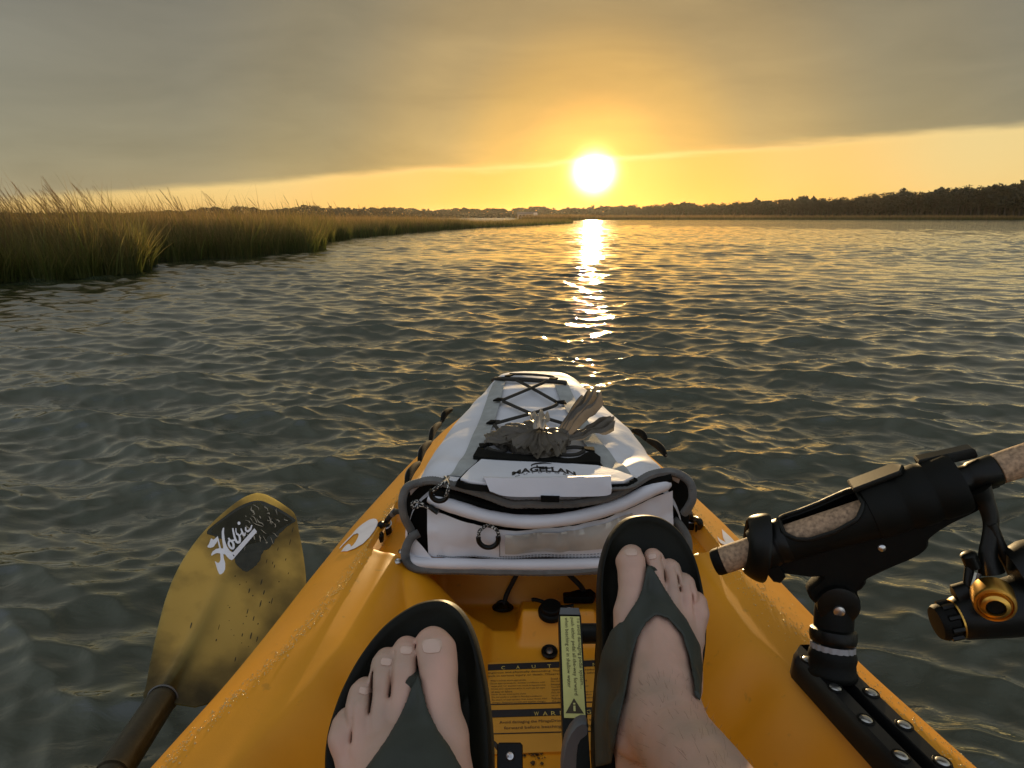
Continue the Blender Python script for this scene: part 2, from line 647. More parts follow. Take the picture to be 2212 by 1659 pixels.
def patch(top, bot, n, mrows):
    """Surface between two image-side curves of 3D points."""
    a, b_ = smooth_path(top, n), smooth_path(bot, n)
    t = np.linspace(0, 1, mrows)[:, None, None]
    return a[None] * (1 - t) + b_[None] * t


def hash3(i, j, k_, seed):
    h = (i * 374761393 + j * 668265263 + k_ * 2147483647 * 3 + seed * 144269) & 0xffffffff
    h = ((h ^ (h >> 13)) * 1274126177) & 0xffffffff
    h = (h ^ (h >> 16)) & 0xffffffff
    return h / 4294967295.0


def vnoise(p, scale, seed=0):
    """Value noise in -1..1 at points p (.., 3)."""
    q = np.asarray(p, dtype=float) * scale
    i0 = np.floor(q).astype(np.int64)
    f = q - i0
    f = f * f * (3 - 2 * f)
    r = 0
    for dx in (0, 1):
        for dy in (0, 1):
            for dz in (0, 1):
                w = (f[..., 0] if dx else 1 - f[..., 0]) * (f[..., 1] if dy else 1 - f[..., 1]) * (f[..., 2] if dz else 1 - f[..., 2])
                r = r + w * hash3(i0[..., 0] + dx, i0[..., 1] + dy, i0[..., 2] + dz, seed)
    return r * 2 - 1


def fbm(p, scale, seed=0, octv=3):
    return sum(vnoise(p, scale * 2 ** o, seed + o) * .5 ** o for o in range(octv))


def sstep(a, b_, x):
    t = np.clip((x - a) / (b_ - a), 0, 1)
    return t * t * (3 - 2 * t)


def text_mesh(body, bold=0.0):
    cu = bpy.data.curves.new('lettering', 'FONT')
    cu.body = body
    cu.resolution_u = 2
    cu.offset = bold
    o = bpy.data.objects.new('lettering', cu)
    COL.objects.link(o)
    me = bpy.data.meshes.new_from_object(o.evaluated_get(bpy.context.evaluated_depsgraph_get()))
    v = np.array([list(x.co) for x in me.vertices])
    f = [tuple(p_.vertices) for p_ in me.polygons]
    bpy.data.objects.remove(o)
    bpy.data.curves.remove(cu)
    bpy.data.meshes.remove(me)
    return v, f


def put_text(mb, body, org, xd, yd, width, height, lift=None):
    """Flat lettering fitted to width x height, lower left corner at org."""
    v, f = text_mesh(body)
    if len(v) == 0:
        return
    lo, hi = v.min(0), v.max(0)
    if height is None:
        s_ = width / (hi[0] - lo[0])
        sx = sy = s_
    else:
        sx, sy = width / (hi[0] - lo[0]), height / (hi[1] - lo[1])
    w = np.asarray(org) + np.outer((v[:, 0] - lo[0]) * sx, xd) + np.outer((v[:, 1] - lo[1]) * sy, yd)
    mb.add(w, f)


def smin(a, b_, k_):
    h = np.clip(.5 + .5 * (b_ - a) / k_, 0, 1)
    return b_ * (1 - h) + a * h - k_ * h * (1 - h)


def cone_sdf(p, a, b_, ra, rb):
    """Tapered capsule."""
    a, b_ = np.asarray(a, float), np.asarray(b_, float)
    d_ = b_ - a
    t = np.clip(((p - a) @ d_) / (d_ @ d_), 0, 1)
    q = p - a - t[..., None] * d_
    return np.sqrt((q * q).sum(-1)) - (ra + (rb - ra) * t)


def ell_sdf(p, c, r):
    q = (p - np.asarray(c)) / np.asarray(r)
    l_ = np.sqrt((q * q).sum(-1)) + 1e-9
    g = np.sqrt(((q / np.asarray(r)) ** 2).sum(-1)) + 1e-9
    return l_ * (l_ - 1) / g


def poly_sdf(x, y, poly):
    """Signed distance to a polygon (negative inside)."""
    poly = np.asarray(poly, float)
    d2 = np.full(x.shape, 1e9)
    ins = np.zeros(x.shape, bool)
    n = len(poly)
    for i in range(n):
        ax, ay = poly[i]
        bx, by = poly[(i + 1) % n]
        ex, ey = bx - ax, by - ay
        t = np.clip(((x - ax) * ex + (y - ay) * ey) / (ex * ex + ey * ey + 1e-15), 0, 1)
        d2 = np.minimum(d2, (x - ax - t * ex) ** 2 + (y - ay - t * ey) ** 2)
        c = (ay > y) != (by > y)
        with np.errstate(divide='ignore', invalid='ignore'):
            xi = (bx - ax) * (y - ay) / (by - ay + (1e-15 if by == ay else 0)) + ax
        ins ^= c & (x < xi)
    d_ = np.sqrt(d2)
    return np.where(ins, -d_, d_)


def surface_nets(F, org, h):
    """Quad mesh of the zero level of the sampled field F."""
    s = F < 0
    nx, ny, nz_ = F.shape
    C = [(i, j, k_) for i in (0, 1) for j in (0, 1) for k_ in (0, 1)]
    sl = lambda A, c: A[c[0]:nx - 1 + c[0], c[1]:ny - 1 + c[1], c[2]:nz_ - 1 + c[2]]
    cnt = sum(sl(s, c).astype(np.int8) for c in C)
    mixed = (cnt > 0) & (cnt < 8)
    idx = np.full(mixed.shape, -1, dtype=np.int64)
    cells = np.argwhere(mixed)
    idx[mixed] = np.arange(len(cells))
    acc = np.zeros((len(cells), 3))
    num = np.zeros(len(cells))
    g = lambda c: F[cells[:, 0] + c[0], cells[:, 1] + c[1], cells[:, 2] + c[2]]
    for c in C:
        for ax in range(3):
            if c[ax] == 1:
                continue
            d_ = list(c)
            d_[ax] = 1
            fa, fb = g(c), g(d_)
            x = (fa < 0) != (fb < 0)
            t = np.where(x, fa / np.where(x, fa - fb, 1), 0)
            pnt = np.array(c, float)[None] + np.zeros((len(cells), 3))
            pnt[:, ax] += t
            acc += np.where(x[:, None], pnt, 0)
            num += x
    V = (cells + acc / num[:, None]) * h + np.asarray(org)
    quads = []
    for ax in range(3):
        b1, c1 = (ax + 1) % 3, (ax + 2) % 3
        a0 = [slice(1, -1)] * 3
        a0[ax] = slice(0, F.shape[ax] - 1)
        a1 = list(a0)
        a1[ax] = slice(1, F.shape[ax])
        s0, s1 = s[tuple(a0)], s[tuple(a1)]
        ch = np.argwhere(s0 != s1)
        flip = s0[tuple(ch.T)]
        base = ch.copy()
        base[:, b1] += 1
        base[:, c1] += 1

        def cell(db, dc):
            q = base.copy()
            q[:, b1] += db
            q[:, c1] += dc
            return idx[q[:, 0], q[:, 1], q[:, 2]]
        q = np.stack([cell(-1, -1), cell(0, -1), cell(0, 0), cell(-1, 0)], 1)
        q[~flip] = q[~flip][:, ::-1]
        quads.append(q)
    Q = np.vstack(quads)
    return V, Q[(Q >= 0).all(1)]


def sdf_obj(fn, lo, hi, h, to_world):
    lo, hi = np.asarray(lo, float), np.asarray(hi, float)
    ax = [np.arange(lo[i], hi[i] + h, h) for i in range(3)]
    G = np.stack(np.meshgrid(*ax, indexing='ij'), -1)
    F = fn(G)
    F = np.pad(F, 1, constant_values=1.0)
    v, q = surface_nets(F, lo - h, h)
    return to_world(v), q

# ------------------------------------------------------------------ kayak plan and deck heights (used by the water too)
KX = 0.05                                            # keel line, metres right of the camera
_yt = np.linspace(-1.4, 2.2, 721)


def table(ys, vs, smooth=22):
    v = np.interp(_yt, ys, vs)
    kk = np.hanning(smooth * 2 + 1)
    kk /= kk.sum()
    v2 = np.convolve(np.pad(v, smooth, mode='edge'), kk, mode='valid')
    return v2


_w = table([-1.4, -.6, .2, .45, .6, .8, 1.0, 1.15, 1.45, 1.7, 1.95, 2.12, 2.2], [.36, .42, .44, .442, .432, .408, .385, .364, .312, .252, .155, .06, .02], 16)
_wr = table([-1.4, .3, .5, .6, .73, .88, 1.0, 1.13, 1.4, 1.8, 2.1, 2.2], [.34, .40, .388, .357, .313, .285, .272, .262, .215, .13, .035, .008], 14)
_zs = table([-1.4, 1.5, 2.2], [.215, .22, .262], 30)
_zr = table([-1.4, 1.5, 2.2], [.30, .30, .285], 30)
hw_out = lambda y: np.interp(y, _yt, _w)
hw_rid = lambda y: np.interp(y, _yt, _wr)


def deck(x, y):
    """Height of the kayak's top surface at world x, y."""
    x, y = np.asarray(x, float), np.asarray(y, float)
    kx = x - KX
    ax = np.abs(kx)
    w, wr = hw_out(y), hw_rid(y)
    zs, zr = np.interp(y, _yt, _zs), np.interp(y, _yt, _zr)
    to = np.clip((ax - wr) / (w - wr), 0, 1.2)
    z_out = zr - (zr - zs) * (0.32 * to + .68 * to ** 2.6)
    z_out = z_out - .004 * np.exp(-((to - .86) / .035) ** 2)
    u = np.maximum(wr - ax, 0)
    # bow: tray under the bag
    z_bow = zr - .034 * sstep(.0, .05, u) * sstep(.04, .09, wr)
    # cockpit: flat gunwale shoulder, then the wall down to the foot well
    flat = np.interp(y, [.3, .75, .95], [.055, .05, .03])
    foot = .105
    wall = np.maximum(wr - flat - .15, .05)
    z_wall = foot + (.292 - foot) * sstep(0, 1, (ax - wall) / (wr - flat - wall))
    z_cab = np.where(ax > wr - flat, zr - .008 * sstep(0, 1, u / flat), z_wall)
    # moulded ribs in the side walls
    rib = np.exp(-((y - .70) / .028) ** 2) + .8 * np.exp(-((y - .57) / .03) ** 2)
    z_cab = z_cab - .020 * rib * sstep(wr - flat, wr - flat - .05, ax) * sstep(wall - .03, wall + .02, ax)
    # front of the foot wells: curved lobes that rise to the bag
    crest = .272 - .105 * sstep(.215, .085, ax)
    lobe = .10 + (crest - .10) * sstep(.62, .965, y) ** .8
    side = sstep(.078, .098, ax)
    trench = .085 + .07 * np.clip((y - .70) / .27, 0, 1)
    # console hump with the drain plug
    hump = .040 * sstep(.075, .062, np.abs(kx - .030)) * sstep(.935, .975, y) * sstep(1.075, 1.045, y)
    trench = trench + hump
    z_cab = np.where(y < 1.2, np.maximum(z_cab, lobe * side + trench * (1 - side)), z_cab)
    gut = np.where(ax < .205, .125 + hump * .9 + .145 * sstep(1.085, 1.14, y), .266)
    gut = .266 + (gut - .266) * sstep(.215, .165, ax)
    t = sstep(.968, 1.0, y)
    z_mid = z_cab * (1 - t) + gut * t
    t2 = sstep(1.13, 1.16, y)
    z_in = z_mid * (1 - t2) + z_bow * t2
    return np.where(ax > wr, z_out, np.minimum(z_in, zr))


def on_deck(U, V, off=0.0):
    z = .28
    for _ in range(14):
        q = Z(U, V, z)
        z = .5 * z + .5 * (float(deck(q[0], q[1])) + off)
    return Z(U, V, z)


# ------------------------------------------------------------------ water
def wave_field(x, y, cell):
    """Wind chop: many directions, sharpened crests; waves too short for the local mesh fade out."""
    rg = np.random.default_rng(5)
    h = np.zeros_like(x)
    dx_ = np.zeros_like(x)
    dy_ = np.zeros_like(x)
    n = 120
    lam = np.exp(rg.uniform(math.log(.055), math.log(.95), n))
    th = rg.normal(0, .52, n) + math.radians(-98)
    ph = rg.uniform(0, 6.283, n)
    for l_, t, p_ in zip(lam, th, ph):
        kk = 2 * math.pi / l_
        a = 0.00172 * l_ ** .80 * float(np.interp(l_, [.05, .30, .55, .95], [1.18, 1.10, 1.02, .86]))
        fade = np.clip((l_ / cell - 2.2) / 2.5, 0, 1)
        arg = kk * (x * math.cos(t) + y * math.sin(t)) + p_
        s_, c_ = np.sin(arg), np.cos(arg)
        h += a * fade * c_
        dx_ -= a * fade * s_ * math.cos(t) * .9
        dy_ -= a * fade * s_ * math.sin(t) * .9
    gust = 1 + .5 * vnoise(np.stack([x * .5, y, 0 * x], -1), .35, 3)
    return h * gust, dx_ * gust, dy_ * gust


nr = 1300
rr = np.concatenate([.25 * np.exp(np.linspace(0, math.log(90 / .25), nr)), 90 * np.exp(np.linspace(0.02, math.log(1500 / 90), 60))])
tt = np.concatenate([np.linspace(-180, -46, 60)[:-1], np.linspace(-46, 46, 860), np.linspace(46, 180, 60)[1:]])
tr_ = np.radians(tt)
R_, T_ = np.meshgrid(rr, tr_, indexing='ij')
wx, wy = R_ * np.sin(T_), R_ * np.cos(T_)
dth = np.gradient(tr_)[None, :] * R_
drr = np.gradient(rr)[:, None] + 0 * R_
cell = np.maximum(drr, dth * .7)
hh, hx, hy = wave_field(wx, wy, cell)
hh, hx, hy = hh * 1.55, hx * 1.65, hy * 1.65
yy_ = np.clip(wy, -1.39, 2.19)
hullw = hw_out(yy_)
inside = (np.abs(wx - KX) < hullw - .015) & (wy > -1.38) & (wy < 2.17)
near = sstep(hullw + .30, hullw, np.abs(wx - KX)) * sstep(2.5, 2.1, wy) * sstep(-1.8, -1.4, wy)
amp = 1 - .35 * near
WV = np.stack([wx + hx * amp, wy + hy * amp, hh * amp], -1)
WV[inside] = np.stack([wx, wy, np.full_like(wx, -.09)], -1)[inside]
na, nb = WV.shape[:2]
ii, jj = np.meshgrid(np.arange(na - 1), np.arange(nb - 1), indexing='ij')
base = (ii * nb + jj).ravel()
wq = np.stack([base, base + 1, base + nb + 1, base + nb], 1)
rip = np.repeat(sstep(5, 38, R_).reshape(-1, 1), 3, 1).astype(np.float32)
w = quads_obj('water', WV.reshape(-1, 3), wq[:, ::-1], M_WATER, col=rip)
w['kind'] = 'structure'

# ------------------------------------------------------------------ marsh banks
SHORE = np.array([(-30, -3), (-16, 0), (-11, 3), (-8, 6.5), (-6.4, 8.6), (-5.8, 9.6), (-6.2, 11.4), (-7.6, 12.0), (-7.5, 12.6), (-6.6, 12.8), (-6.0, 14.0), (-5.1, 16.6), (-5.2, 17.5), (-6.4, 20), (-6.5, 26), (-5.5, 34.7),
                  (-3.9, 46), (-3.0, 50), (1, 62), (4.5, 76), (7.3, 89), (9, 110), (12, 150), (22, 186), (80, 196), (140, 192), (220, 182), (420, 160)])
lp = np.vstack([SHORE, [(1400, 60), (1400, 1500), (-1400, 1500), (-1400, -40)]])
v3 = [Vector((p[0], p[1], 0)) for p in lp]
tri = tessellate_polygon([v3])
n_ = len(lp)
vv = np.vstack([np.c_[lp, np.full(n_, .06)], np.c_[lp, np.full(n_, -.4)]])
ff = [tuple(t) for t in tri] + [(i, (i + 1) % n_, n_ + (i + 1) % n_, n_ + i) for i in range(n_)]
bmx = bmesh.new()
bv = [bmx.verts.new(v) for v in vv]
for f in ff:
    try:
        bmx.faces.new([bv[i] for i in f])
    except ValueError:
        pass
bmesh.ops.recalc_face_normals(bmx, faces=bmx.faces)
me = bpy.data.meshes.new('marsh_ground')
bmx.to_mesh(me)
bmx.free()
me.materials.append(M_MUD)
o = bpy.data.objects.new('marsh_ground', me)
COL.objects.link(o)
o['kind'] = 'structure'

seg = np.diff(SHORE, axis=0)
slen = np.linalg.norm(seg, axis=1)
cum = np.r_[0, np.cumsum(slen)]


def bank_points(n, s0, s1, depth, power=1.0, jag=.25):
    s_ = RNG.uniform(s0, s1, n)
    i = np.clip(np.searchsorted(cum, s_) - 1, 0, len(seg) - 1)
    t = (s_ - cum[i]) / slen[i]
    p = SHORE[i] + seg[i] * t[:, None]
    d_ = seg[i] / slen[i][:, None]
    nrm_ = np.stack([-d_[:, 1], d_[:, 0]], 1)
    q = RNG.uniform(0, 1, n) ** power * depth
    edge_ = jag * np.sin(s_ * 2.1) + jag * .7 * np.sin(s_ * 5.3 + 1) + jag * .5 * np.sin(s_ * 11.7)
    pos = p + nrm_ * (q - .30 + edge_ * .5)[:, None]
    return pos, q, nrm_, s_


def blades(name, pos, h, lean, width, ca_, cb_, cc_, levels=(0, .38, .72, 1.0), z0=0.0, bend=1.6):
    """Grass blades as tapered, bent ribbons. lean: (n, 2) sideways travel of the tip."""
    n = len(pos)
    az = RNG.uniform(0, 6.283, n)
    wv = np.stack([np.cos(az), np.sin(az) * .4], 1) * width[:, None] * .5
    V, Cc = [], []
    for l_ in levels:
        c = pos + lean * (l_ ** bend)[:, None] if np.ndim(l_) else pos + lean * l_ ** bend
        z = z0 + h * (l_ - .12 * l_ ** 2 * np.minimum(1.2, (np.linalg.norm(lean, axis=1) / h) ** 2))
        k_ = (1 - l_ ** 1.5) * .95 + .05
        V += [np.c_[c - wv * k_, z], np.c_[c + wv * k_, z]]
        col = ca_ * (1 - l_) + cb_ * l_ if l_ < .5 else cb_ * (2 - 2 * l_) * .6 + cc_ * (1 - (2 - 2 * l_) * .6)
        Cc += [col, col]
    L = len(levels)
    V = np.stack(V, 1)
    Cc = np.stack(Cc, 1)
    b0 = np.arange(n)[:, None] * (2 * L)
    Q = np.concatenate([b0 + np.array([[2 * i, 2 * i + 1, 2 * i + 3, 2 * i + 2]]) for i in range(L - 1)], 0)
    return V.reshape(-1, 3), Q, Cc.reshape(-1, 3)


def grass_cols(n, dry):
    """Green at the foot, straw at the tip; each blade its own tint."""
    d_ = np.clip(dry + RNG.normal(0, .22, n), 0, 1)[:, None]
    tint = np.exp(RNG.normal(0, .22, n))[:, None]
    g1 = np.array([.055, .075, .014])
    g2 = np.array([.14, .16, .03])
    s1 = np.array([.19, .115, .036])
    s2 = np.array([.36, .22, .085])
    return (g1 * (1 - d_ * .5) + s1 * d_ * .5) * tint, (g2 * (1 - d_) + s1 * d_) * tint, (g2 * .4 * (1 - d_) + s2 * d_ + s1 * .5 * (1 - d_)) * tint


def bank_grass(name, n, s0, s1, depth, hmean, hvar, wd, dry, power=1.0, leanx=-.22, tall=.0, jag=.25, thin=False):
    pos, q, nr_, s_ = bank_points(n, s0, s1, depth, power, jag)
    cl = vnoise(np.c_[pos, np.zeros(n)], 1.1, 5) * .5 + vnoise(np.c_[pos, np.zeros(n)], 3.2, 6) * .3
    h = hmean * (1 + .30 * cl) * np.exp(RNG.normal(0, hvar, n))
    edge_ = np.exp(-q / .35)
    h = h * (1 - .42 * edge_ * RNG.uniform(0, 1, n))
    lean = np.stack([leanx * h + RNG.normal(0, .24, n) * h, RNG.normal(0, .20, n) * h], 1)
    lean -= nr_ * (edge_ * RNG.uniform(0, .55, n) * h)[:, None]
    a_, b__, c_ = grass_cols(n, dry + .25 * cl + .12 * np.minimum(q, 2) - .30 * edge_)
    w_ = wd * np.exp(RNG.normal(0, .3, n))
    v, q4, c4 = blades(name, pos, h, lean, w_, a_, b__, c_)
    return v, q4, c4


def join_grass(name, parts, label=None):
    off, V, Q, C4 = 0, [], [], []
    for v, q, c in parts:
        V.append(v)
        Q.append(q + off)
        C4.append(c)
        off += len(v)
    o = quads_obj(name, np.vstack(V), np.vstack(Q), M_GRASS, None, False, np.vstack(C4))
    o['kind'] = 'stuff'
    return o


S_ = lambda i: cum[i]
join_grass('marsh_grass', [
    bank_grass('a', 50000, S_(3), S_(8), 3.2, .545, .30, .0135, .30, 1.3),
    bank_grass('b', 46000, S_(8), S_(14), 4.0, .66, .24, .0145, .42, 1.3),
    bank_grass('c', 26000, S_(14), S_(17), 8, .68, .16, .024, .5, 1.2),
    bank_grass('d', 14000, S_(17), S_(22), 9, .38, .14, .05, .2, 1.2),
    bank_grass('e', 12000, S_(0), S_(3), 4, .68, .2, .02, .4, 1.2),
    bank_grass('f', 22000, S_(6), S_(18), 30, .66, .12, .030, .6, .9)])
join_grass('far_marsh_grass', [
    bank_grass('g', 30000, S_(22), S_(26), 12, 1.15, .14, .11, .7, 1.3, -.08, jag=2.0),
    bank_grass('h', 5000, S_(26), S_(27), 14, 1.2, .14, .2, .7, 1.3, -.08, jag=2.0)])

# tall flowering stems that stand above the marsh, each a plant of its own
stem_meshes = []
for kq in range(7):
    mb = MB()
    L = 1.0
    lean = -.20 - .07 * kq % .25
    path = [A3(lean * (t ** 1.7), .03 * math.sin(kq + t * 2), L * t) for t in np.linspace(0, 1, 7)]
    mb.tube(path, np.linspace(.0034, .0012, 7), 5)
    for j in range(4):
        t0 = .25 + .14 * j
        c = A3(lean * t0 ** 1.7, 0, L * t0)
        sd = (-1) ** j
        ln = A3(.10 * sd - .10, .03 * sd, .20)
        mb.grid(np.array([[c, c + A3(.004, .004, 0)], [c + ln * .5 + A3(0, 0, .03), c + ln * .5 + A3(.006, .006, .03)], [c + ln, c + ln + A3(.001, .001, 0)]]))
    stem_mesh = None
    om = mb.build('reed', M_GRASS)
    cc2 = om.data.color_attributes.new('Col', 'FLOAT_COLOR', 'POINT')
    for i, vtx in enumerate(om.data.vertices):
        t = vtx.co.z / L
        cc2.data[i].color = (.10 + .10 * t, .085 + .04 * t, .025 + .02 * t, 1)
    pm = MB()
    for j in range(26):
        t = .80 + .20 * j / 26
        c = A3(lean * t ** 1.7, 0, L * t)
        a = j * 2.4
        ln = A3(math.cos(a) * .012 - .012, math.sin(a) * .012, .03) * (1.3 - (t - .8) * 4)
        pm.grid(np.array([[c, c + A3(.0025, 0, 0)], [c + ln, c + ln + A3(.0025, 0, .001)]]))
    op = pm.build('seed_head', M_GRASS, om)
    cc2 = op.data.color_attributes.new('Col', 'FLOAT_COLOR', 'POINT')
    for i in range(len(op.data.vertices)):
        cc2.data[i].color = (.20, .13, .06, 1)
    stem_meshes.append((om.data, op.data))
    bpy.data.objects.remove(op)
    bpy.data.objects.remove(om)
for kq in range(260):
    near_ = kq < 170
    pos, q, nr_, s_ = bank_points(1, S_(4) if near_ else S_(9), S_(8) if near_ else S_(16), 3.5 if near_ else 4.5)
    m1, m2 = stem_meshes[kq % 7]
    o = bpy.data.objects.new('reed', m1)
    COL.objects.link(o)
    o.location = (pos[0, 0], pos[0, 1], .02)
    s_ = random.uniform(.80, 1.32) if near_ else random.uniform(.85, 1.45)
    o.scale = (random.uniform(.7, 1.5) * s_, s_ * .8, s_)
    o.rotation_euler[2] = random.uniform(-.5, .5)
    o['label'] = 'tall seed-headed reed leaning left above the marsh grass on the left bank'
    o['category'] = 'reed'
    o['group'] = 'tall reeds on the left bank'
    c = bpy.data.objects.new('seed_head', m2)
    COL.objects.link(c)
    c.parent = o

# ------------------------------------------------------------------ far woods, trees and a house
tab_u = [-500, 0, 300, 430, 480, 560, 610, 700, 770, 900, 1000, 1130, 1283, 1400, 1500, 1600, 1700, 1800, 1900, 2000, 2100, 2212, 2700, 3400]
tab_d = [620, 620, 610, 600, 600, 590, 580, 570, 550, 520, 500, 460, 400, 340, 300, 280, 270, 262, 256, 252, 250, 248, 250, 260]
tab_h = [5, 3.6, 4.2, 5.0, 8.0, 8.6, 6.2, 9.6, 7.6, 6.6, 6.2, 6.4, 6.6, 6.2, 6.6, 6.8, 7.4, 8.0, 8.8, 9.0, 10.6, 10.2, 10.5, 10.0]


def at_dist(U, D):
    a = ray(U, 468)
    a = unit(A3(a[0], a[1], 0))
    return a * D


lv, lq = [], []
nl = 120000
Us = RNG.uniform(-480, 3300, nl)
Ds = np.interp(Us, tab_u, tab_d) + RNG.uniform(2, 40, nl)
Hs = np.interp(Us, tab_u, tab_h) * (.80 + .16 * vnoise(np.c_[Us * .03, 0 * Us, 0 * Us], 1.0, 8) + .10 * vnoise(np.c_[Us * .11, 0 * Us, 0 * Us], 1.0, 9))
zz = 1.16 * Hs * RNG.uniform(0.0, 1, nl) ** .9
a_u = np.arctan((Us - 1106) / FPX / math.cos(PITCH))
c = np.c_[Ds * np.sin(a_u), Ds * np.cos(a_u), zz]
sz = (RNG.uniform(.35, .95, nl) * (1 + 1.0 * np.clip(1 - zz / (.6 * Hs), 0, 1)))[:, None]
e1 = RNG.normal(0, 1, (nl, 3))
e1 /= np.linalg.norm(e1, axis=1, keepdims=True)
e2 = np.cross(e1, RNG.normal(0, 1, (nl, 3)))
e2 /= np.linalg.norm(e2, axis=1, keepdims=True)
fv = np.stack([c - e1 * sz, c + e2 * sz * .6, c + e1 * sz, c - e2 * sz * .6], 1).reshape(-1, 3)
o = quads_obj('far_woods', fv, np.arange(nl * 4).reshape(-1, 4), M_LEAF, None, False)
o['kind'] = 'stuff'

tree_kinds = []
for kq in range(8):
    rg = np.random.default_rng(40 + kq)
    tb = MB()
    H = 1.0
    tb.tube([A3(0, 0, 0), A3(.01, .01, .25), A3(.0, .0, .55), A3(-.01, 0, .8)], [.035, .028, .018, .008], 7)
    cl = []
    for j in range(7):
        a = rg.uniform(0, 6.28)
        z0 = rg.uniform(.3, .65)
        e = A3(math.cos(a) * rg.uniform(.12, .30), math.sin(a) * rg.uniform(.12, .30), z0 + rg.uniform(.08, .25))
        tb.tube([A3(0, 0, z0), (A3(0, 0, z0) + e) / 2 + A3(0, 0, .03), e], [.012, .009, .005], 5)
        cl.append((e, rg.uniform(.11, .19)))
    cl.append((A3(0, 0, .82), .15 if kq % 3 else .09))
    lv = []
    for c0, r0 in cl:
        n = 75
        d_ = rg.normal(0, 1, (n, 3))
        d_ /= np.linalg.norm(d_, axis=1, keepdims=True)
        c = c0 + d_ * (r0 * rg.uniform(.3, 1.05, n) ** .6)[:, None] * A3(1, 1, .8)
        s_ = rg.uniform(.018, .05, n)[:, None]
        e1 = rg.normal(0, 1, (n, 3))
        e1 /= np.linalg.norm(e1, axis=1, keepdims=True)
        e2 = np.cross(e1, d_)
        lv.append(np.stack([c - e1 * s_, c + e2 * s_ * .6, c + e1 * s_, c - e2 * s_ * .6], 1).reshape(-1, 3))
    lv = np.vstack(lv)
    ot = tb.build('trunk', M_BARK)
    oc = quads_obj('crown', lv, np.arange(len(lv)).reshape(-1, 4), M_LEAF, None, False)
    tree_kinds.append((ot.data, oc.data))
    bpy.data.objects.remove(ot)
    bpy.data.objects.remove(oc)


def plant_tree(U, D, h, kind, label, group):
    t = thing('tree', label, 'tree', at_dist(U, D), group)
    t.rotation_euler[2] = random.uniform(0, 6.28)
    t.scale = (h * random.uniform(.9, 1.25), h * random.uniform(.9, 1.25), h)
    for nm, me_ in (('trunk', tree_kinds[kind][0]), ('crown', tree_kinds[kind][1])):
        c_ = bpy.data.objects.new(nm, me_)
        COL.objects.link(c_)
        c_.parent = t
    return t


for kq in range(150):
    if kq < 104:
        U = 1330 + (2290 - 1330) * (kq + random.uniform(-.4, .4)) / 104
        lab, grp = 'dark broad tree in the wood behind the marsh strip on the far right shore', 'trees along the right shore'
    else:
        U = 380 + (1320 - 380) * (kq - 104 + random.uniform(-.45, .45)) / 46
        lab, grp = 'small distant tree on the skyline above the marsh left of the sun', 'trees on the left skyline'
    D = np.interp(U, tab_u, tab_d) - random.uniform(0, 6)
    h = np.interp(U, tab_u, tab_h) * random.uniform(.82, 1.06) * (1.12 if U < 1500 else .98)
    plant_tree(U, D, h, kq % 8, lab, grp)

hb = at_dist(1138, 330)
ho = thing('house', 'small pale house with a dark roof among the far trees beyond the marsh', 'house', hb)
mb = MB()
hx_, hy_, hz_ = 4.3, 3.0, 2.0
mb.prism([hb + A3(-hx_, -hy_, 0), hb + A3(hx_, -hy_, 0), hb + A3(hx_, hy_, 0), hb + A3(-hx_, hy_, 0)], (0, 0, hz_))
mb.build('wall', M_HOUSEW, ho, False)
mb = MB()
mb.prism([hb + A3(-hx_ - .3, -hy_ - .4, hz_), hb + A3(-hx_ - .3, hy_ + .4, hz_), hb + A3(-hx_ - .3, 0, hz_ + 1.0)], (2 * hx_ + .6, 0, 0))
mb.build('roof', M_ROOF, ho, False)
mb = MB()
mb.prism([hb + A3(hx_ - 1.2, -hy_ - .9, 0), hb + A3(hx_ + .5, -hy_ - .9, 0), hb + A3(hx_ + .5, -hy_ - .01, 0), hb + A3(hx_ - 1.2, -hy_ - .01, 0)], (0, 0, hz_ + .6))
mb.build('porch', mat('porch_paint', (.62, .54, .50), .6), ho, False)
for j in range(4):
    wb = hb + A3(-3.5 + 1.5 * j, -hy_ - .03, .7)
    f_ = MB().prism([wb, wb + A3(.9, 0, 0), wb + A3(.9, 0, 1.0), wb + A3(0, 0, 1.0)], (0, -.05, 0)).build('window', M_HOUSEW, ho, False)
    MB().prism([wb + A3(.08, -.06, .08), wb + A3(.82, -.06, .08), wb + A3(.82, -.06, .92), wb + A3(.08, -.06, .92)], (0, -.02, 0)).build('pane', M_GLASS, f_, False)

# ------------------------------------------------------------------ damp evening air
hzm = bpy.data.materials.new('evening_haze')
hzm.use_nodes = True
nt = hzm.node_tree
nt.nodes.clear()
pv = nt.nodes.new('ShaderNodeVolumePrincipled')
pv.inputs['Color'].default_value = (.95, .88, .74, 1)
pv.inputs['Density'].default_value = 0.00006
pv.inputs['Anisotropy'].default_value = 0.72
oo = nt.nodes.new('ShaderNodeOutputMaterial')
nt.links.new(pv.outputs[0], oo.inputs['Volume'])
hb_ = MB()
X0, Z0, Z1 = 1650.0, -2.0, 16.0
hb_.add([(-X0, -X0, Z0), (X0, -X0, Z0), (X0, X0, Z0), (-X0, X0, Z0), (-X0, -X0, Z1), (X0, -X0, Z1), (X0, X0, Z1), (-X0, X0, Z1)],
        [(0, 3, 2, 1), (4, 5, 6, 7), (0, 1, 5, 4), (1, 2, 6, 5), (2, 3, 7, 6), (3, 0, 4, 7)])
o = hb_.build('haze', hzm, None, False)
o['kind'] = 'stuff'

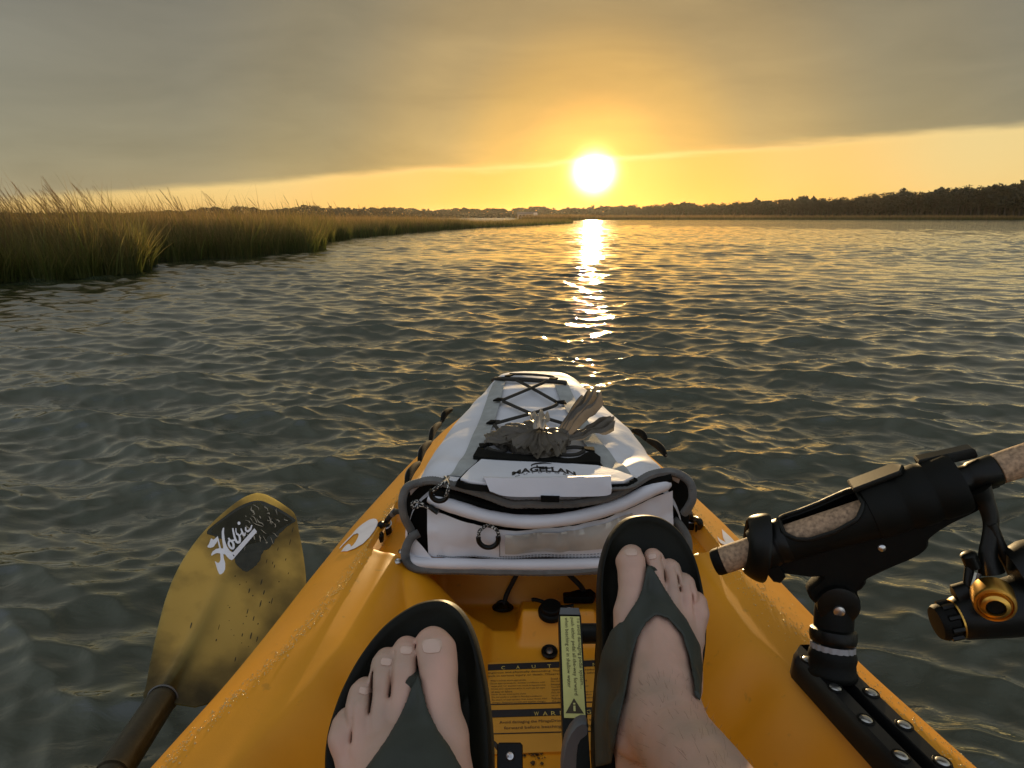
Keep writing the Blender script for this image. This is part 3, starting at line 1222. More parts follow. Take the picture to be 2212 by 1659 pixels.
# ------------------------------------------------------------------ kayak
kayak = thing('kayak', 'orange yellow plastic fishing kayak pointing at the sunset, seen from its seat', 'kayak', (KX, .6, 0))
ny, ns = 760, 300
ys = np.linspace(-1.3, 2.19, ny)
s_ = np.linspace(-1, 1, ns)
s_ = np.sign(s_) * np.abs(s_) ** .92
S2, Y2 = np.meshgrid(s_, ys)
X2 = KX + S2 * hw_out(Y2)
Z2 = deck(X2, Y2)
HV = np.stack([X2, Y2, Z2], -1)
# flank from the deck edge down under the water
prof = [(1.0, -.006), (1.005, -.02), (.99, -.06), (.965, -.12), (.93, -.20), (.86, -.27), (.70, -.33), (.40, -.355), (.0, -.36)]
side = []
for sgn in (1, -1):
    rows = []
    for fx, dz in prof:
        e = HV[:, -1 if sgn > 0 else 0]
        rows.append(np.stack([KX + sgn * hw_out(ys) * fx, ys, e[:, 2] + dz], -1))
    side.append(np.stack([HV[:, -1 if sgn > 0 else 0]] + rows, 1))
ii, jj = np.meshgrid(np.arange(ny - 1), np.arange(ns - 1), indexing='ij')
b0 = (ii * ns + jj).ravel()
Q = [np.stack([b0, b0 + 1, b0 + ns + 1, b0 + ns], 1)]
V = [HV.reshape(-1, 3)]
off = ny * ns
for sgn, sd in zip((1, -1), side):
    m_ = sd.shape[1]
    ii, jj = np.meshgrid(np.arange(ny - 1), np.arange(m_ - 1), indexing='ij')
    b0 = (ii * m_ + jj).ravel() + off
    q = np.stack([b0, b0 + 1, b0 + m_ + 1, b0 + m_], 1)
    Q.append(q if sgn > 0 else q[:, ::-1])
    V.append(sd.reshape(-1, 3))
    off += ny * m_
hull = quads_obj('hull', np.vstack(V), np.vstack(Q), M_HULL, kayak)
# close the bow
bow = MB()
e0 = np.array([side[1][-1][k_] for k_ in range(len(prof) + 1)])
e1 = np.array([side[0][-1][k_] for k_ in range(len(prof) + 1)])
bow.grid(np.stack([e0, (e0 + e1) / 2 + A3(0, .02, 0), e1]))
bow.build('bow_cap', M_HULL, kayak)


def decal(name, pts, m, lift=.0016, parent=kayak):
    """Flat print that follows the deck; pts in photograph units."""
    w3 = [on_deck(u, v, lift) for u, v in pts]
    tri = tessellate_polygon([[Vector(p) for p in w3]])
    mb = MB()
    mb.add(w3, [tuple(t) for t in tri])
    bm_ = bmesh.new()
    vs_ = [bm_.verts.new(p) for p in w3]
    for t in tri:
        try:
            bm_.faces.new([vs_[i] for i in t])
        except ValueError:
            pass
    bmesh.ops.subdivide_edges(bm_, edges=bm_.edges, cuts=3, use_grid_fill=True)
    bmesh.ops.triangulate(bm_, faces=bm_.faces)
    vv_ = np.array([list(v.co) for v in bm_.verts])
    vv_[:, 2] = deck(vv_[:, 0], vv_[:, 1]) + lift
    bm_.verts.index_update()
    ff_ = [tuple(v.index for v in f.verts) for f in bm_.faces]
    bm_.free()
    up_ = np.cross(vv_[ff_[0][1]] - vv_[ff_[0][0]], vv_[ff_[0][2]] - vv_[ff_[0][0]])[2]
    return obj(name, vv_, ff_, m, parent, True)


cv = lambda L: [(691.2 + x * .125, 1019.5 + y * .125) for x, y in L]
decal('wave_emblem', cv([(365, 1375), (470, 1370), (600, 1320), (740, 1240), (850, 1130), (935, 1020), (985, 930), (1000, 860), (975, 815), (920, 805), (850, 825), (760, 880), (680, 940),
                         (610, 1010), (560, 1070), (600, 1080), (640, 1058), (668, 1075), (660, 1120), (620, 1200), (570, 1265), (535, 1290), (525, 1255), (490, 1242), (440, 1275), (395, 1330)]), M_WHITE)
decal('wave_stripe', cv([(330, 1318), (400, 1235), (520, 1110), (590, 1050), (600, 1062), (520, 1140), (420, 1240), (345, 1320)]), M_WHITE)
cv2 = lambda L: [(1468.8 + x * .125, 1071.4 + y * .125) for x, y in L]
decal('fin_emblem', cv2([(722, 570), (800, 640), (880, 715), (955, 800), (860, 832), (790, 800), (745, 720)]), M_WHITE)
decal('fin_emblem', cv2([(645, 695), (690, 745), (760, 785), (850, 832), (780, 845), (705, 815), (665, 760)]), M_WHITE)
decal('side_lettering', cv2([(1180, 1262), (1200, 1240), (1225, 1240), (1222, 1262), (1240, 1250), (1262, 1215), (1282, 1205), (1275, 1240), (1245, 1275), (1205, 1282)]), M_WHITE)

# rivets by the left corner of the bag
for u, v in ((868.7, 1192), (859, 1214), (1487, 1187)):
    c = on_deck(u, v, 0)
    MB().lathe([(0, .0068), (.0022, .0066), (.0036, .0045), (.0040, .0028), (.0028, .0018), (.0027, 0)], c, (-.12 if u < 1000 else .12, -.15, 1), 18).build('rivet', M_STEEL, kayak)

# accessory track on the right gunwale
ta, tb_ = Z(1740, 1408, .312), Z(2060, 1735, .312)
tdir = unit(A3(tb_[0] - ta[0], tb_[1] - ta[1], 0))
tx = A3(-tdir[1], tdir[0], 0)
if tx[0] < 0:
    tx = -tx
tilt = .10
tx = unit(tx + A3(0, 0, -tilt))
tn = unit(np.cross(tx, tdir))
if tn[2] < 0:
    tn = -tn
TL = .62
half = .0275


def trk(s, x, n):
    return ta + tdir * s + tx * x + tn * n


mb = MB()
prof = [(-half, -.018), (-half, .004), (-half + .004, .0095), (-.0085, .0095), (-.0075, .008), (-.0075, -.004), (.0075, -.004), (.0075, .008), (.0085, .0095), (half - .004, .0095), (half, .004), (half, -.018)]
rows = []
for s in np.r_[0, .004, .010, .02, np.linspace(.03, TL, 40)]:
    k_ = math.sqrt(max(0, 1 - ((.022 - s) / .022) ** 2)) if s < .022 else 1
    k_ = max(k_, .25)
    rows.append([trk(s, x * (k_ if abs(x) > .009 else 1), n if s > .012 or abs(x) > .0086 or n > 0 else .004) for x, n in prof])
mb.grid(np.array(rows))
n0 = len(mb.v)
mb.add(rows[0], [tuple(range(len(prof)))])
track = mb.build('gear_track', M_TRACK, kayak)
mb = MB()
mb.tube([trk(.05, 0, -.003), trk(TL, 0, -.003)], .004, 8)
mb.build('track_channel', M_BLACKM, kayak)
for i in range(12):
    for sx in (-1, 1):
        s = .028 + .047 * i
        if s > TL - .02:
            continue
        c = trk(s + (.010 if sx > 0 else 0), sx * .0175, .0094)
        sc_ = MB().lathe([(0, .0062), (.0012, .0060), (.0022, .0046), (.0027, .0022), (.0027, 0)], c, tn, 16).build('screw', M_STEEL, track)
        sl = MB()
        for dv in (tdir + tx, tdir - tx):
            d_ = unit(dv)
            e_ = np.cross(tn, d_)
            cc_ = c + tn * .0029
            sl.add([cc_ - d_ * .003 - e_ * .0005, cc_ + d_ * .003 - e_ * .0005, cc_ + d_ * .003 + e_ * .0005, cc_ - d_ * .003 + e_ * .0005], [(0, 1, 2, 3)])
    # countersink rings
for i in range(12):
    for sx in (-1, 1):
        s = .028 + .047 * i
        if s > TL - .02:
            continue
        c = trk(s + (.010 if sx > 0 else 0), sx * .0175, .0098)
        ring = [c + (tdir * math.cos(a) + tx * math.sin(a)) * .0074 for a in np.linspace(0, 6.283, 17)[:-1]]
        MB().tube(ring, .0012, 6, closed=True).build('countersink', M_BLACKM, track)

# bow bag anchors: bent hook with a flat knob, a D-ring and a short cord
cl_ = lambda x, y: (691.2 + x * .125, 1019.5 + y * .125)
cr_ = lambda x, y: (1468.8 + x * .125, 1071.4 + y * .125)


def anchor(pts_hook, knob, ring_c, cord_end, side_):
    pk = [on_deck(*q, off) for q, off in pts_hook]
    h = MB().tube(smooth_path(pk, 14), .0052, 10).build('anchor_hook', M_BLACK, kayak)
    c = on_deck(*knob, .004)
    MB().lathe([(-.006, .0085), (.004, .0098), (.0065, .009), (.0075, .0055), (.006, .004)], c, (0, -.25, 1), 20).build('anchor_knob', M_BLACK, kayak)
    rc = on_deck(*ring_c, .010)
    MB().lathe([(-.010, .012), (0, .011), (.003, .006)], rc, (0, -.2, 1), 18).build('pad_eye', M_BLACK, kayak)
    rp = [rc + A3(math.cos(a) * .011, math.sin(a) * .007, .006 + math.sin(a) * .006) for a in np.linspace(0, 6.283, 19)[:-1]]
    MB().tube(rp, .0017, 8, closed=True).build('ring', M_STEEL, kayak)
    e = cord_end
    mid = (rc + e) / 2 + A3(0, 0, .012)
    cd = MB().tube(smooth_path([rc + A3(0, 0, .006), mid, e], 16), .0045, 8).build('cord', M_CORD, kayak)
    wr_ = MB()
    for q in range(4):
        d_ = unit(e - rc)
        wr_.tube([mid + d_ * (q * .0032 - .005) + (np.cross(d_, A3(0, 0, 1)) * math.cos(a) + A3(0, 0, 1) * math.sin(a)) * .0052 for a in np.linspace(0, 6.283, 13)[:-1]], .0015, 6, closed=True)
    wr_.build('whipping', M_BIND, cd)


anchor([(cl_(1120, 905), .012), (cl_(1050, 905), .014), (cl_(1022, 985), .012), (cl_(1015, 1110), .008)], cl_(1010, 1130), cl_(1120, 950), Z(872, 1105, .34), -1)
anchor([(cr_(200, 395), .012), (cr_(290, 400), .014), (cr_(345, 450), .012), (cr_(350, 560), .008)], cr_(355, 565), cr_(195, 440), Z(1478, 1110, .34), 1)

# foot-well print: caution and warning panels, lettering as thin flat print
pz = lambda U, V, o_=.003: (lambda q: A3(q[0], q[1], float(deck(q[0], q[1])) + o_))(on_deck(U, V, 0))
p00, p10, p01 = on_deck(1062, 1600), on_deck(1300, 1592), on_deck(1062, 1372)
kx_ = unit(p10 - p00)
ky_ = p01 - p00
ky_ = unit(ky_ - kx_ * (ky_ @ kx_))
kn_ = unit(np.cross(kx_, ky_))
pan_c = p00


def on_panel(U, V, o_=0.0):
    a = ray(U, V)
    c = pan_c + kn_ * (.007 + o_)
    return EYE + a * (((c - EYE) @ kn_) / (a @ kn_))


def strip(u0, v0, u1, v1, vb0, vb1, o_):
    return [on_panel(u0, v0, o_), on_panel(u1, v1, o_), on_panel(u1, vb1, o_), on_panel(u0, vb0, o_)]


lab = MB().prism(strip(1040, 1436, 1345, 1424, 1634, 1622, -.004), kn_ * .0042).build('caution_label', M_ORANGEL, kayak, False)
bands = MB()
for q in ((1040, 1436, 1345, 1424, 1449, 1437), (1040, 1521.5, 1345, 1514, 1523.5, 1516), (1040, 1535, 1345, 1526, 1551, 1541), (1040, 1585, 1345, 1577, 1587, 1579)):
    bands.prism(strip(*q, .0006), kn_ * .0004)
bands.build('black_band', M_PRINT, lab, False)


def line(mb, body, U0, V0, U1, V1, h):
    """One line of print whose baseline runs between two photograph points."""
    a, b_ = on_panel(U0, V0, .0012), on_panel(U1, V1, .0012)
    d_ = unit(b_ - a)
    up_ = unit(np.cross(kn_, d_))
    hgt = np.linalg.norm(on_panel(U0, V0 - h, .0012) - a)
    put_text(mb, body, a, d_, up_, np.linalg.norm(b_ - a), hgt)


lt = MB()
for ch, u, v in zip('CAUTION', (1087, 1119, 1153, 1187, 1218, 1250, 1285), (1446, 1445, 1443.5, 1442.5, 1441.5, 1440, 1439)):
    line(lt, ch, u - (4 if ch != 'I' else 1.2), v, u + (4 if ch != 'I' else 1.2), v - .2, 7)
for ch, u, v in zip('WARNING', (1159, 1178, 1196, 1215, 1232, 1252, 1272), (1546, 1545.5, 1545, 1544, 1543.5, 1543, 1542)):
    line(lt, ch, u - (5 if ch != 'I' else 1.2), v, u + (5 if ch != 'I' else 1.2), v - .2, 8.5)
lt.build('heading_lettering', mat('label_yellow_print', (.60, .45, .10), .5), lab, False, kind='stuff')
lt = MB()
L0 = ['dangerous and physically demanding. The user of this product', 'result in serious injury or death. Observe the following safety']
for i, t in enumerate(L0):
    line(lt, t, 1048, 1456.5 + 7 * i, 1290, 1448.5 + 7 * i, 5)
L1 = ['Wear a helmet where appropriate.', 'Dress appropriately for weather conditions; cold', 'water and / or weather can result in hypothermia.', 'Check your equipment prior to each use for signs',
      'of wear or failure.', 'Never do any watersports alone.', 'Do not pedal or paddle in flooded conditions.', 'Be aware of appropriate river water levels, tidal', 'changes, dangerous currents and weather changes.']
for i, t in enumerate(L1):
    line(lt, t, 1060 + .4 * i, 1473 + 5.9 * i, 1060 + .4 * i + 2.42 * len(t), 1473 + 5.9 * i - .028 * 2.42 * len(t), 4)
L2 = ['Scout unfamiliar waters', 'Do not exceed your paddling', 'limitations.', 'Consult your physician prior', 'watersport training', 'DO NOT use alcohol or drugs prior', 'to or while using this product', 'Follow the manufacturer instructions for', 'the use of this product']
for i, t in enumerate(L2):
    line(lt, t, 1190 + .3 * i, 1468 + 6.1 * i, 1190 + .3 * i + 2.9 * len(t), 1468 + 6.1 * i - .03 * 2.9 * len(t), 4)
line(lt, 'Avoid damaging the MirageDrive\u2122 by pushing either', 1079, 1565, 1298, 1558, 8)
line(lt, 'forward before beaching or operating', 1089, 1577.5, 1280, 1571, 8)
lt.build('lettering', M_PRINT, lab, False, kind='stuff')

# dark screw-in cover, scupper plug, bungee saddles, grime
c = on_panel(1187, 1409, -.004)
cov = MB().lathe([(0, .0128), (.003, .0128), (.0048, .011), (.0042, .0075), (.0035, .007)], c, kn_, 26).build('screw_cover', M_BLACK, kayak)
MB().lathe([(.0035, .0060), (.0050, .0052), (.0055, .002)], c, kn_, 18).build('screw', M_STEEL, cov)
c = on_deck(1190, 1322, 0)
pl = MB().lathe([(-.004, .020), (.003, .0205), (.005, .0195), (.0065, .0165), (.013, .0160), (.0145, .014), (.0135, .008), (.0135, 0)], c, (0, -.25, 1), 28).build('drain_plug', M_BLACKM, kayak)
MB().tube(smooth_path([c + A3(-.012, .01, .012), c + A3(-.026, .015, .013), c + A3(-.030, .014, .012)], 8), .0032, 8).build('pull_tab', M_BLACKM, pl)
MB().tube(smooth_path([c + A3(.015, .002, .008), c + A3(.028, .0, .010), c + A3(.036, 0, .012)], 8), .0026, 8).build('leash', M_BLACKM, pl)
c = on_deck(1086, 1318, .004)
sd_ = MB().prism([c + A3(math.cos(a) * .019, math.sin(a) * .013 + .004, 0) for a in np.linspace(0, 6.283, 17)[:-1]], (0, 0, .006), .0015).build('bungee_saddle', M_BLACK, kayak)
MB().tube(smooth_path([c + A3(-.013, 0, .004), c + A3(-.006, 0, .016), c + A3(.006, 0, .016), c + A3(.013, 0, .004)], 12), .003, 8).build('saddle_loop', M_BLACK, sd_)
MB().tube(smooth_path([c + A3(.002, 0, .012), (c + Y(1106, 1252, 1.08)) / 2 + A3(0, 0, .004), Y(1118, 1238, 1.08)], 18), .0042, 9).build('bow_bungee', M_CORD, kayak)
c2_ = on_deck(1262, 1296, .006)
hk = MB().prism([c2_ + A3(-.036, -.012, .0), c2_ + A3(.014, -.012, 0), c2_ + A3(.020, .004, 0), c2_ + A3(.014, .016, 0), c2_ + A3(-.012, .014, 0), c2_ + A3(-.026, .006, 0), c2_ + A3(-.036, .004, 0)], (0, 0, .012), .002).build('bungee_hook', M_BLACKM, kayak)
MB().tube(smooth_path([c2_ + A3(0, .006, .012), (c2_ + Y(1238, 1252, 1.08)) / 2 + A3(.002, 0, .008), Y(1226, 1238, 1.08)], 18), .0046, 9).build('bow_bungee', M_CORD, kayak)
sp = MB()
rg = np.random.default_rng(3)
for j in range(95):
    u, v = 1153 + rg.normal(0, 13), 1622 + rg.normal(0, 17)
    if v < 1590:
        continue
    q = pz(u, v, .0022)
    r0 = abs(rg.normal(0, .0011)) + .0004
    sp.add([q + A3(math.cos(a) * r0 * rg.uniform(.6, 1.4), math.sin(a) * r0 * rg.uniform(.6, 1.6), 0) for a in np.linspace(0, 6.283, 8)[:-1]], [tuple(range(7))])
o = sp.build('grime', M_GRIME, kayak, False)
o['kind'] = 'stuff'
# bracket with a button-head bolt, left of the drive
bc = P(1102, 1632, .735)
ex, ey, en = A3(1, 0, 0), unit(A3(0, .64, .77)), unit(A3(0, -.77, .64))
brk = MB().prism([bc + ex * x + ey * y for x, y in ((-.014, -.03), (.0135, -.03), (.0135, .010), (.011, .0125), (-.012, .0125), (-.014, .010))], en * .009, .0015).build('cleat_bracket', M_BLACK, kayak)
MB().lathe([(.008, .0050), (.0100, .0050), (.0118, .0036), (.0112, .0018), (.0105, .0017)], bc, en, 18).build('bolt', M_STEEL, brk)
MB().tube(smooth_path([bc + ex * -.010 + ey * .004 + en * .004, bc + ex * -.020 + ey * .013, bc + ex * -.03 + ey * .008, bc + ex * -.036 - ey * .01], 12), .0024, 8).build('leash', M_CORD, brk)

# spray that dried into beads along both gunwale ridges
rg = np.random.default_rng(17)
nb_ = 2600
yb_ = rg.uniform(.42, 1.25, nb_)
sg_ = np.where(rg.uniform(0, 1, nb_) < .45, -1, 1)
xo_ = np.where(sg_ < 0, rg.normal(.002, .006, nb_), rg.normal(-.002, .014, nb_))
xb_ = KX + sg_ * (hw_rid(yb_) + xo_)
zb_ = deck(xb_, yb_)
rb_ = np.exp(rg.normal(math.log(.00075), .3, nb_))
az_ = np.linspace(0, 6.283, 7)[:-1]
ring0 = np.stack([xb_[:, None] + np.cos(az_) * rb_[:, None], yb_[:, None] + np.sin(az_) * rb_[:, None], np.repeat(zb_[:, None] - .0002, 6, 1)], -1)
ring1 = np.stack([xb_[:, None] + np.cos(az_) * rb_[:, None] * .7, yb_[:, None] + np.sin(az_) * rb_[:, None] * .7, np.repeat((zb_ + rb_ * .55)[:, None], 6, 1)], -1)
topv = np.stack([xb_, yb_, zb_ + rb_ * .8], -1)[:, None]
bv_ = np.concatenate([ring0, ring1, topv], 1).reshape(-1, 3)
fq = []
for i in range(6):
    j = (i + 1) % 6
    fq += [(i, j, 6 + j), (i, 6 + j, 6 + i), (6 + i, 6 + j, 12)]
fq = (np.arange(nb_)[:, None, None] * 13 + np.array(fq)[None]).reshape(-1, 3)
o = quads_obj('water_droplets', bv_, fq, mat('droplet', (.60, .36, .09), .12, var=.05, coat=.5), kayak)
o['kind'] = 'stuff'

# ------------------------------------------------------------------ pedal drive
drive = thing('pedal_drive', 'black pedal drive with a yellow warning label, standing between the feet', 'pedal drive', (KX + .02, .8, .1))
m0, m1 = P(1230, 1312, .885), P(1250, 1720, .715)
md = unit(m1 - m0)
mx_ = A3(1, 0, 0)
mx_ = unit(mx_ - md * (mx_ @ md))
mn = unit(np.cross(mx_, md))
if mn[1] > 0:
    mn = -mn
L = np.linalg.norm(m1 - m0)
wd = .0145
mast = MB().prism([m0 - mx_ * wd * .85, m0 + mx_ * wd * .85, m0 + mx_ * wd + md * .012, m1 + mx_ * wd, m1 - mx_ * wd, m0 - mx_ * wd + md * .012], -mn * .02, .0012).build('mast', M_BLACK, drive, False)
MB().lathe([(0, .0062), (.0035, .006), (.005, .004), (.0052, .001)], m0 + md * .002 - mn * .008, -md + mn * .25, 18).build('screw', M_STEEL, mast)
MB().prism([m0 + mx_ * x + md * y + mn * .0012 for x, y in ((-wd * .8, .002), (wd * .8, .002), (wd * .92, .0115), (-wd * .92, .0115))], mn * .001).build('end_cap', M_GREYP, mast, False)
l0 = m0 + md * .0135
LL = .128
lw = wd * .84
lab = MB().prism([l0 - mx_ * lw + mn * .0004, l0 + mx_ * lw + mn * .0004, l0 + mx_ * lw + md * LL + mn * .0004, l0 - mx_ * lw + md * LL + mn * .0004], mn * .0006).build('warning_label', M_YELLOWL, mast, False)
lt = MB()
for i, (t, ln) in enumerate((('To avoid damaging pedal system...', .092), ('push either pedal all-the-way forward', .100), ('when beaching or in shallow water', .091))):
    put_text(lt, t, l0 + mx_ * (lw * (.58 - .62 * i)) + md * .002 + mn * .0014, md, mx_, ln, .0058)
tri_c = l0 + md * (LL - .014) + mn * .0013
lt.add([tri_c + mx_ * -.0105 + md * .009, tri_c + mx_ * .0105 + md * .009, tri_c - md * .0085], [(0, 1, 2)])
o = lt.build('label_lettering', mat('brown_print', (.05, .035, .01), .5), mast, False, kind='stuff')
ii_ = MB()
for y0, y1, w_ in ((-.0028, -.0008, .0012), (.0004, .0068, .0012)):
    ii_.add([tri_c + mx_ * -w_ + md * y0 + mn * .0006, tri_c + mx_ * w_ + md * y0 + mn * .0006, tri_c + mx_ * w_ + md * y1 + mn * .0006, tri_c + mx_ * -w_ + md * y1 + mn * .0006], [(0, 1, 2, 3)])
ii_.build('warning_mark', M_YELLOWL, mast, False)
# cross arm, crank behind the right pedal, pedal pads
arm0 = m0 + md * .030 - mn * .012
MB().tube([arm0, arm0 + A3(.07, .004, -.002)], .0125, 14).build('cross_arm', M_BLACK, drive)
ck = MB().tube(smooth_path([arm0 + A3(.045, 0, .004), arm0 + A3(.040, -.03, -.03), arm0 + A3(.046, -.07, -.075), arm0 + A3(.058, -.11, -.13)], 14), [.011] * 14, 10, flat=.7).build('crank', M_BLACK, drive)
MB().lathe([(-.010, .006), (-.008, .017), (.008, .018), (.012, .012)], arm0 + A3(.040, -.078, -.072), (1, -.35, .2), 22).build('crank_hub', M_BLACKM, ck)
MB().lathe([(0, .006), (.004, .024), (.012, .026), (.016, .02)], arm0 + A3(.048, .012, .016), (1, -.5, .3), 24).build('sprocket_cover', M_BLACKM, drive)
# grey hooked lever
lv0 = P(1246, 1740, .655)
le = lambda U, V, t=.665: P(U, V, t)
outl = [(1214, 1740), (1213, 1659), (1216, 1632), (1222, 1604), (1233, 1582), (1246, 1567), (1258, 1561), (1268, 1562), (1272, 1571), (1270, 1584), (1262, 1590), (1255, 1595), (1249, 1608), (1246, 1632), (1244, 1680), (1244, 1740)]
MB().prism([le(*q) for q in outl], CF * .018, .0018).build('lever', M_GREYP, drive)

# ------------------------------------------------------------------ cooler bag on the bow
bag = thing('cooler_bag', 'white insulated bow cooler bag with black bungee lacing and grey trim', 'cooler bag', (.053, 1.4, .27))
XB = .053
Y0B, Y1B = .978, 1.585


def bag_hw(y):
    return np.interp(y, [.95, 1.0, 1.14, 1.25, 1.35, 1.48, 1.585], [.219, .223, .217, .201, .173, .139, .116])


def bag_h(y):
    return np.interp(y, [.95, 1.0, 1.08, 1.25, 1.45, 1.54, 1.57, 1.60], [.404, .413, .418, .430, .443, .448, .446, .434])


ZB = .272


def bag_top(x, y):
    s = np.clip(np.abs((np.asarray(x) - XB) / bag_hw(y)), 0, .999)
    z = ZB + (bag_h(y) - ZB) * (1 - s ** 4.5) ** .45
    p = np.stack(np.broadcast_arrays(np.asarray(x, float), np.asarray(y, float), z), -1)
    return z + bag_soft(p) * sstep(.0, .3, (z - ZB) / .1)


def bag_soft(G):
    """Soft fabric: slack, creases, and puckers that gather at the front corners."""
    n_ = vnoise(G, 9, 21) * .0034 + vnoise(G, 24, 22) * .0022 + (.5 - np.abs(vnoise(G * A3(1, .6, 1), 16, 25))) * .0032
    fr = np.exp(-np.maximum(G[..., 1] - 1.0, 0) / .10)
    sx_ = (G[..., 0] - XB) / .22
    rad = np.arctan2(G[..., 1] - .93, np.abs(sx_) * .22 - .05)
    pleat = np.sin(rad * 17 + vnoise(G, 6, 4) * 2.5) * .0058 * fr * sstep(.35, .75, np.abs(sx_)) * np.where(sx_ > 0, 1.5, .8)
    return n_ * np.clip(1 - .35 * fr, 0, 1) + pleat


def on_bag(U, V, off=0.0):
    z = .40
    for _ in range(12):
        q = Z(U, V, z)
        z = float(bag_top(q[0], q[1])) + off
    return Z(U, V, z)


ny_, nf = 120, 84
ys_ = np.r_[np.linspace(Y0B, Y1B, ny_)]
ph_ = np.linspace(0, math.pi, nf)
G = np.zeros((ny_ + 6, nf, 3))
for i, y in enumerate(list(ys_) + [Y1B + .01, Y1B + .016, Y1B + .019, Y1B + .020, Y1B + .020, Y1B + .019]):
    sh = [1] * ny_ + [.975, .94, .88, .7, .4, .0]
    k_ = sh[i]
    hw, hh_ = bag_hw(min(y, Y1B)), bag_h(min(y, Y1B)) - ZB
    cx = np.sign(np.cos(ph_)) * np.abs(np.cos(ph_)) ** .42
    cz = np.abs(np.sin(ph_)) ** .62
    if i >= ny_:
        G[i] = np.stack([XB + cx * hw * (k_ if k_ > .5 else k_), np.full(nf, y), ZB + (.5 + (cz - .5) * k_) * hh_], -1)
    else:
        G[i] = np.stack([XB + cx * hw, np.full(nf, y), ZB + cz * hh_], -1)
n_ = bag_soft(G)
sx_ = (G[..., 0] - XB) / .22
edge_w = sstep(.0, .3, (G[..., 2] - ZB) / .1)
G[..., 2] += n_ * edge_w
G[..., 0] += n_ * .6 * np.sign(sx_)
body = MB().grid(G).build('body', M_VINYL, bag)


def yrib(pts, y, r, name, m, n=200, seg=8, ribs=.10, par=None, ylist=None, amp=0.0):
    w3 = [Y(u, v, (ylist[i] if ylist else y)) for i, (u, v) in enumerate(pts)]
    path = smooth_path(w3, n)
    if amp:
        path = path + np.stack([0 * path[:, 0], vnoise(path, 40, 3) * amp * .6, vnoise(path, 34, 9) * amp], -1)
    return MB().tube(path, r, seg, ribs=ribs).build(name, m, par or bag)


# grey bound edge of the lid
lid = [(888, 1146), (874, 1118), (869, 1090), (872, 1066), (882, 1050), (903, 1042), (936, 1039), (979, 1048), (1032, 1064), (1095, 1085), (1173, 1091), (1267, 1085), (1329, 1068), (1367, 1048), (1405, 1028), (1442, 1020), (1472, 1027), (1492, 1045),
       (1496, 1075), (1487, 1096), (1478, 1108)]
lyl = [.975, .965, .962, .962, .965, .968, .966, .960, .952, .946, .944, .946, .950, .958, .966, .970, .970, .966, .962, .966, .974]
yrib(lid, 0, .0062, 'lid_binding', M_BIND, 300, 8, .10, ylist=lyl, amp=.0015)
# white strip of lid that folds down to the binding
topc = [Y(u, v, y_) for (u, v), y_ in zip(lid[4:-4], lyl[4:-4])]
mid_ = []
for p_ in topc:
    y_ = 1.0
    mid_.append(A3(p_[0] * 1.0, y_ + .012, float(bag_top(p_[0], 1.012)) - .002))
MB().grid(patch(mid_, topc, 60, 5)).build('lid_front', M_VINYL, bag)
# dark gusset behind the mouth
bot_ = [Y(u, v, .985) for u, v in ((884, 1190), (1000, 1210), (1180, 1215), (1360, 1205), (1486, 1180))]
lidb = [Y(u, v + 2, .984) for u, v in lid[3:-3]]
MB().grid(patch(lidb, bot_, 60, 6)).build('gusset', M_FAB, bag)
# zip tape along the lid
yrib([(940, 1062), (986, 1075), (1064, 1098), (1142, 1108), (1236, 1101), (1329, 1080), (1400, 1044), (1450, 1030)], .968, .0085, 'zip_tape', M_FAB, 80, 8, .0)
# front panel with bellied middle, rolled upper edge and rolled hem
ftop = [Y(u, v, y_) for (u, v), y_ in zip([(922, 1098), (986, 1120), (1064, 1138), (1142, 1146), (1236, 1138), (1329, 1112), (1407, 1076), (1452, 1058)], [.972, .964, .957, .954, .955, .960, .966, .972])]
fbot = [Y(u, v, y_) for (u, v), y_ in zip([(926, 1200), (986, 1206), (1064, 1208), (1142, 1208), (1236, 1206), (1329, 1202), (1407, 1196), (1454, 1186)], [.966, .962, .960, .960, .960, .962, .964, .970])]
fp = patch(ftop, fbot, 90, 26)
bulge = np.sin(np.linspace(0, math.pi, 26))[:, None]
fp[..., 1] += -.006 * bulge + vnoise(fp, 17, 31) * .0060 + vnoise(fp, 42, 32) * .0026 + (.5 - np.abs(vnoise(fp * A3(1.6, 1, .7), 26, 33))) * .0045
panel = MB().grid(fp).build('front_panel', M_VINYLG, bag)
rollp = [(926, 1076), (986, 1096), (1064, 1118), (1142, 1127), (1236, 1119), (1329, 1094), (1407, 1058), (1446, 1042)]
ryl = [.968, .956, .946, .942, .944, .952, .962, .970]
w3 = [Y(u, v, y_) for (u, v), y_ in zip(rollp, ryl)]
rp_ = smooth_path(w3, 110)
rr_ = .0103 * np.clip(np.minimum(np.linspace(0, 14, 110), np.linspace(14, 0, 110)) + .45, 0, 1) ** .5
rr_ = rr_ * (1 + .06 * vnoise(rp_, 45, 5) + .03 * vnoise(rp_, 110, 6))
MB().tube(rp_, rr_, 14).build('rolled_lip', M_VINYLG, bag)
hem = [Y(u, v, y_) for (u, v), y_ in zip([(880, 1200), (900, 1214), (940, 1217), (1040, 1219), (1180, 1220), (1320, 1217), (1430, 1209), (1472, 1196), (1482, 1180)], [.975, .962, .956, .954, .953, .954, .957, .964, .975])]
hp_ = smooth_path(hem, 120)
MB().tube(hp_, .0085 * (1 + .08 * vnoise(hp_, 40, 8)), 12).build('hem', M_VINYLG, bag)
cornl = patch([Y(u, v, .975) for u, v in ((884, 1150), (880, 1165), (878, 1190))], [Y(u, v, .958) for u, v in ((936, 1208), (925, 1212), (915, 1216))], 14, 10)
MB().grid(cornl + vnoise(cornl, 50, 4)[..., None] * A3(0, .003, 0)).build('corner_panel', M_VINYLG, bag)
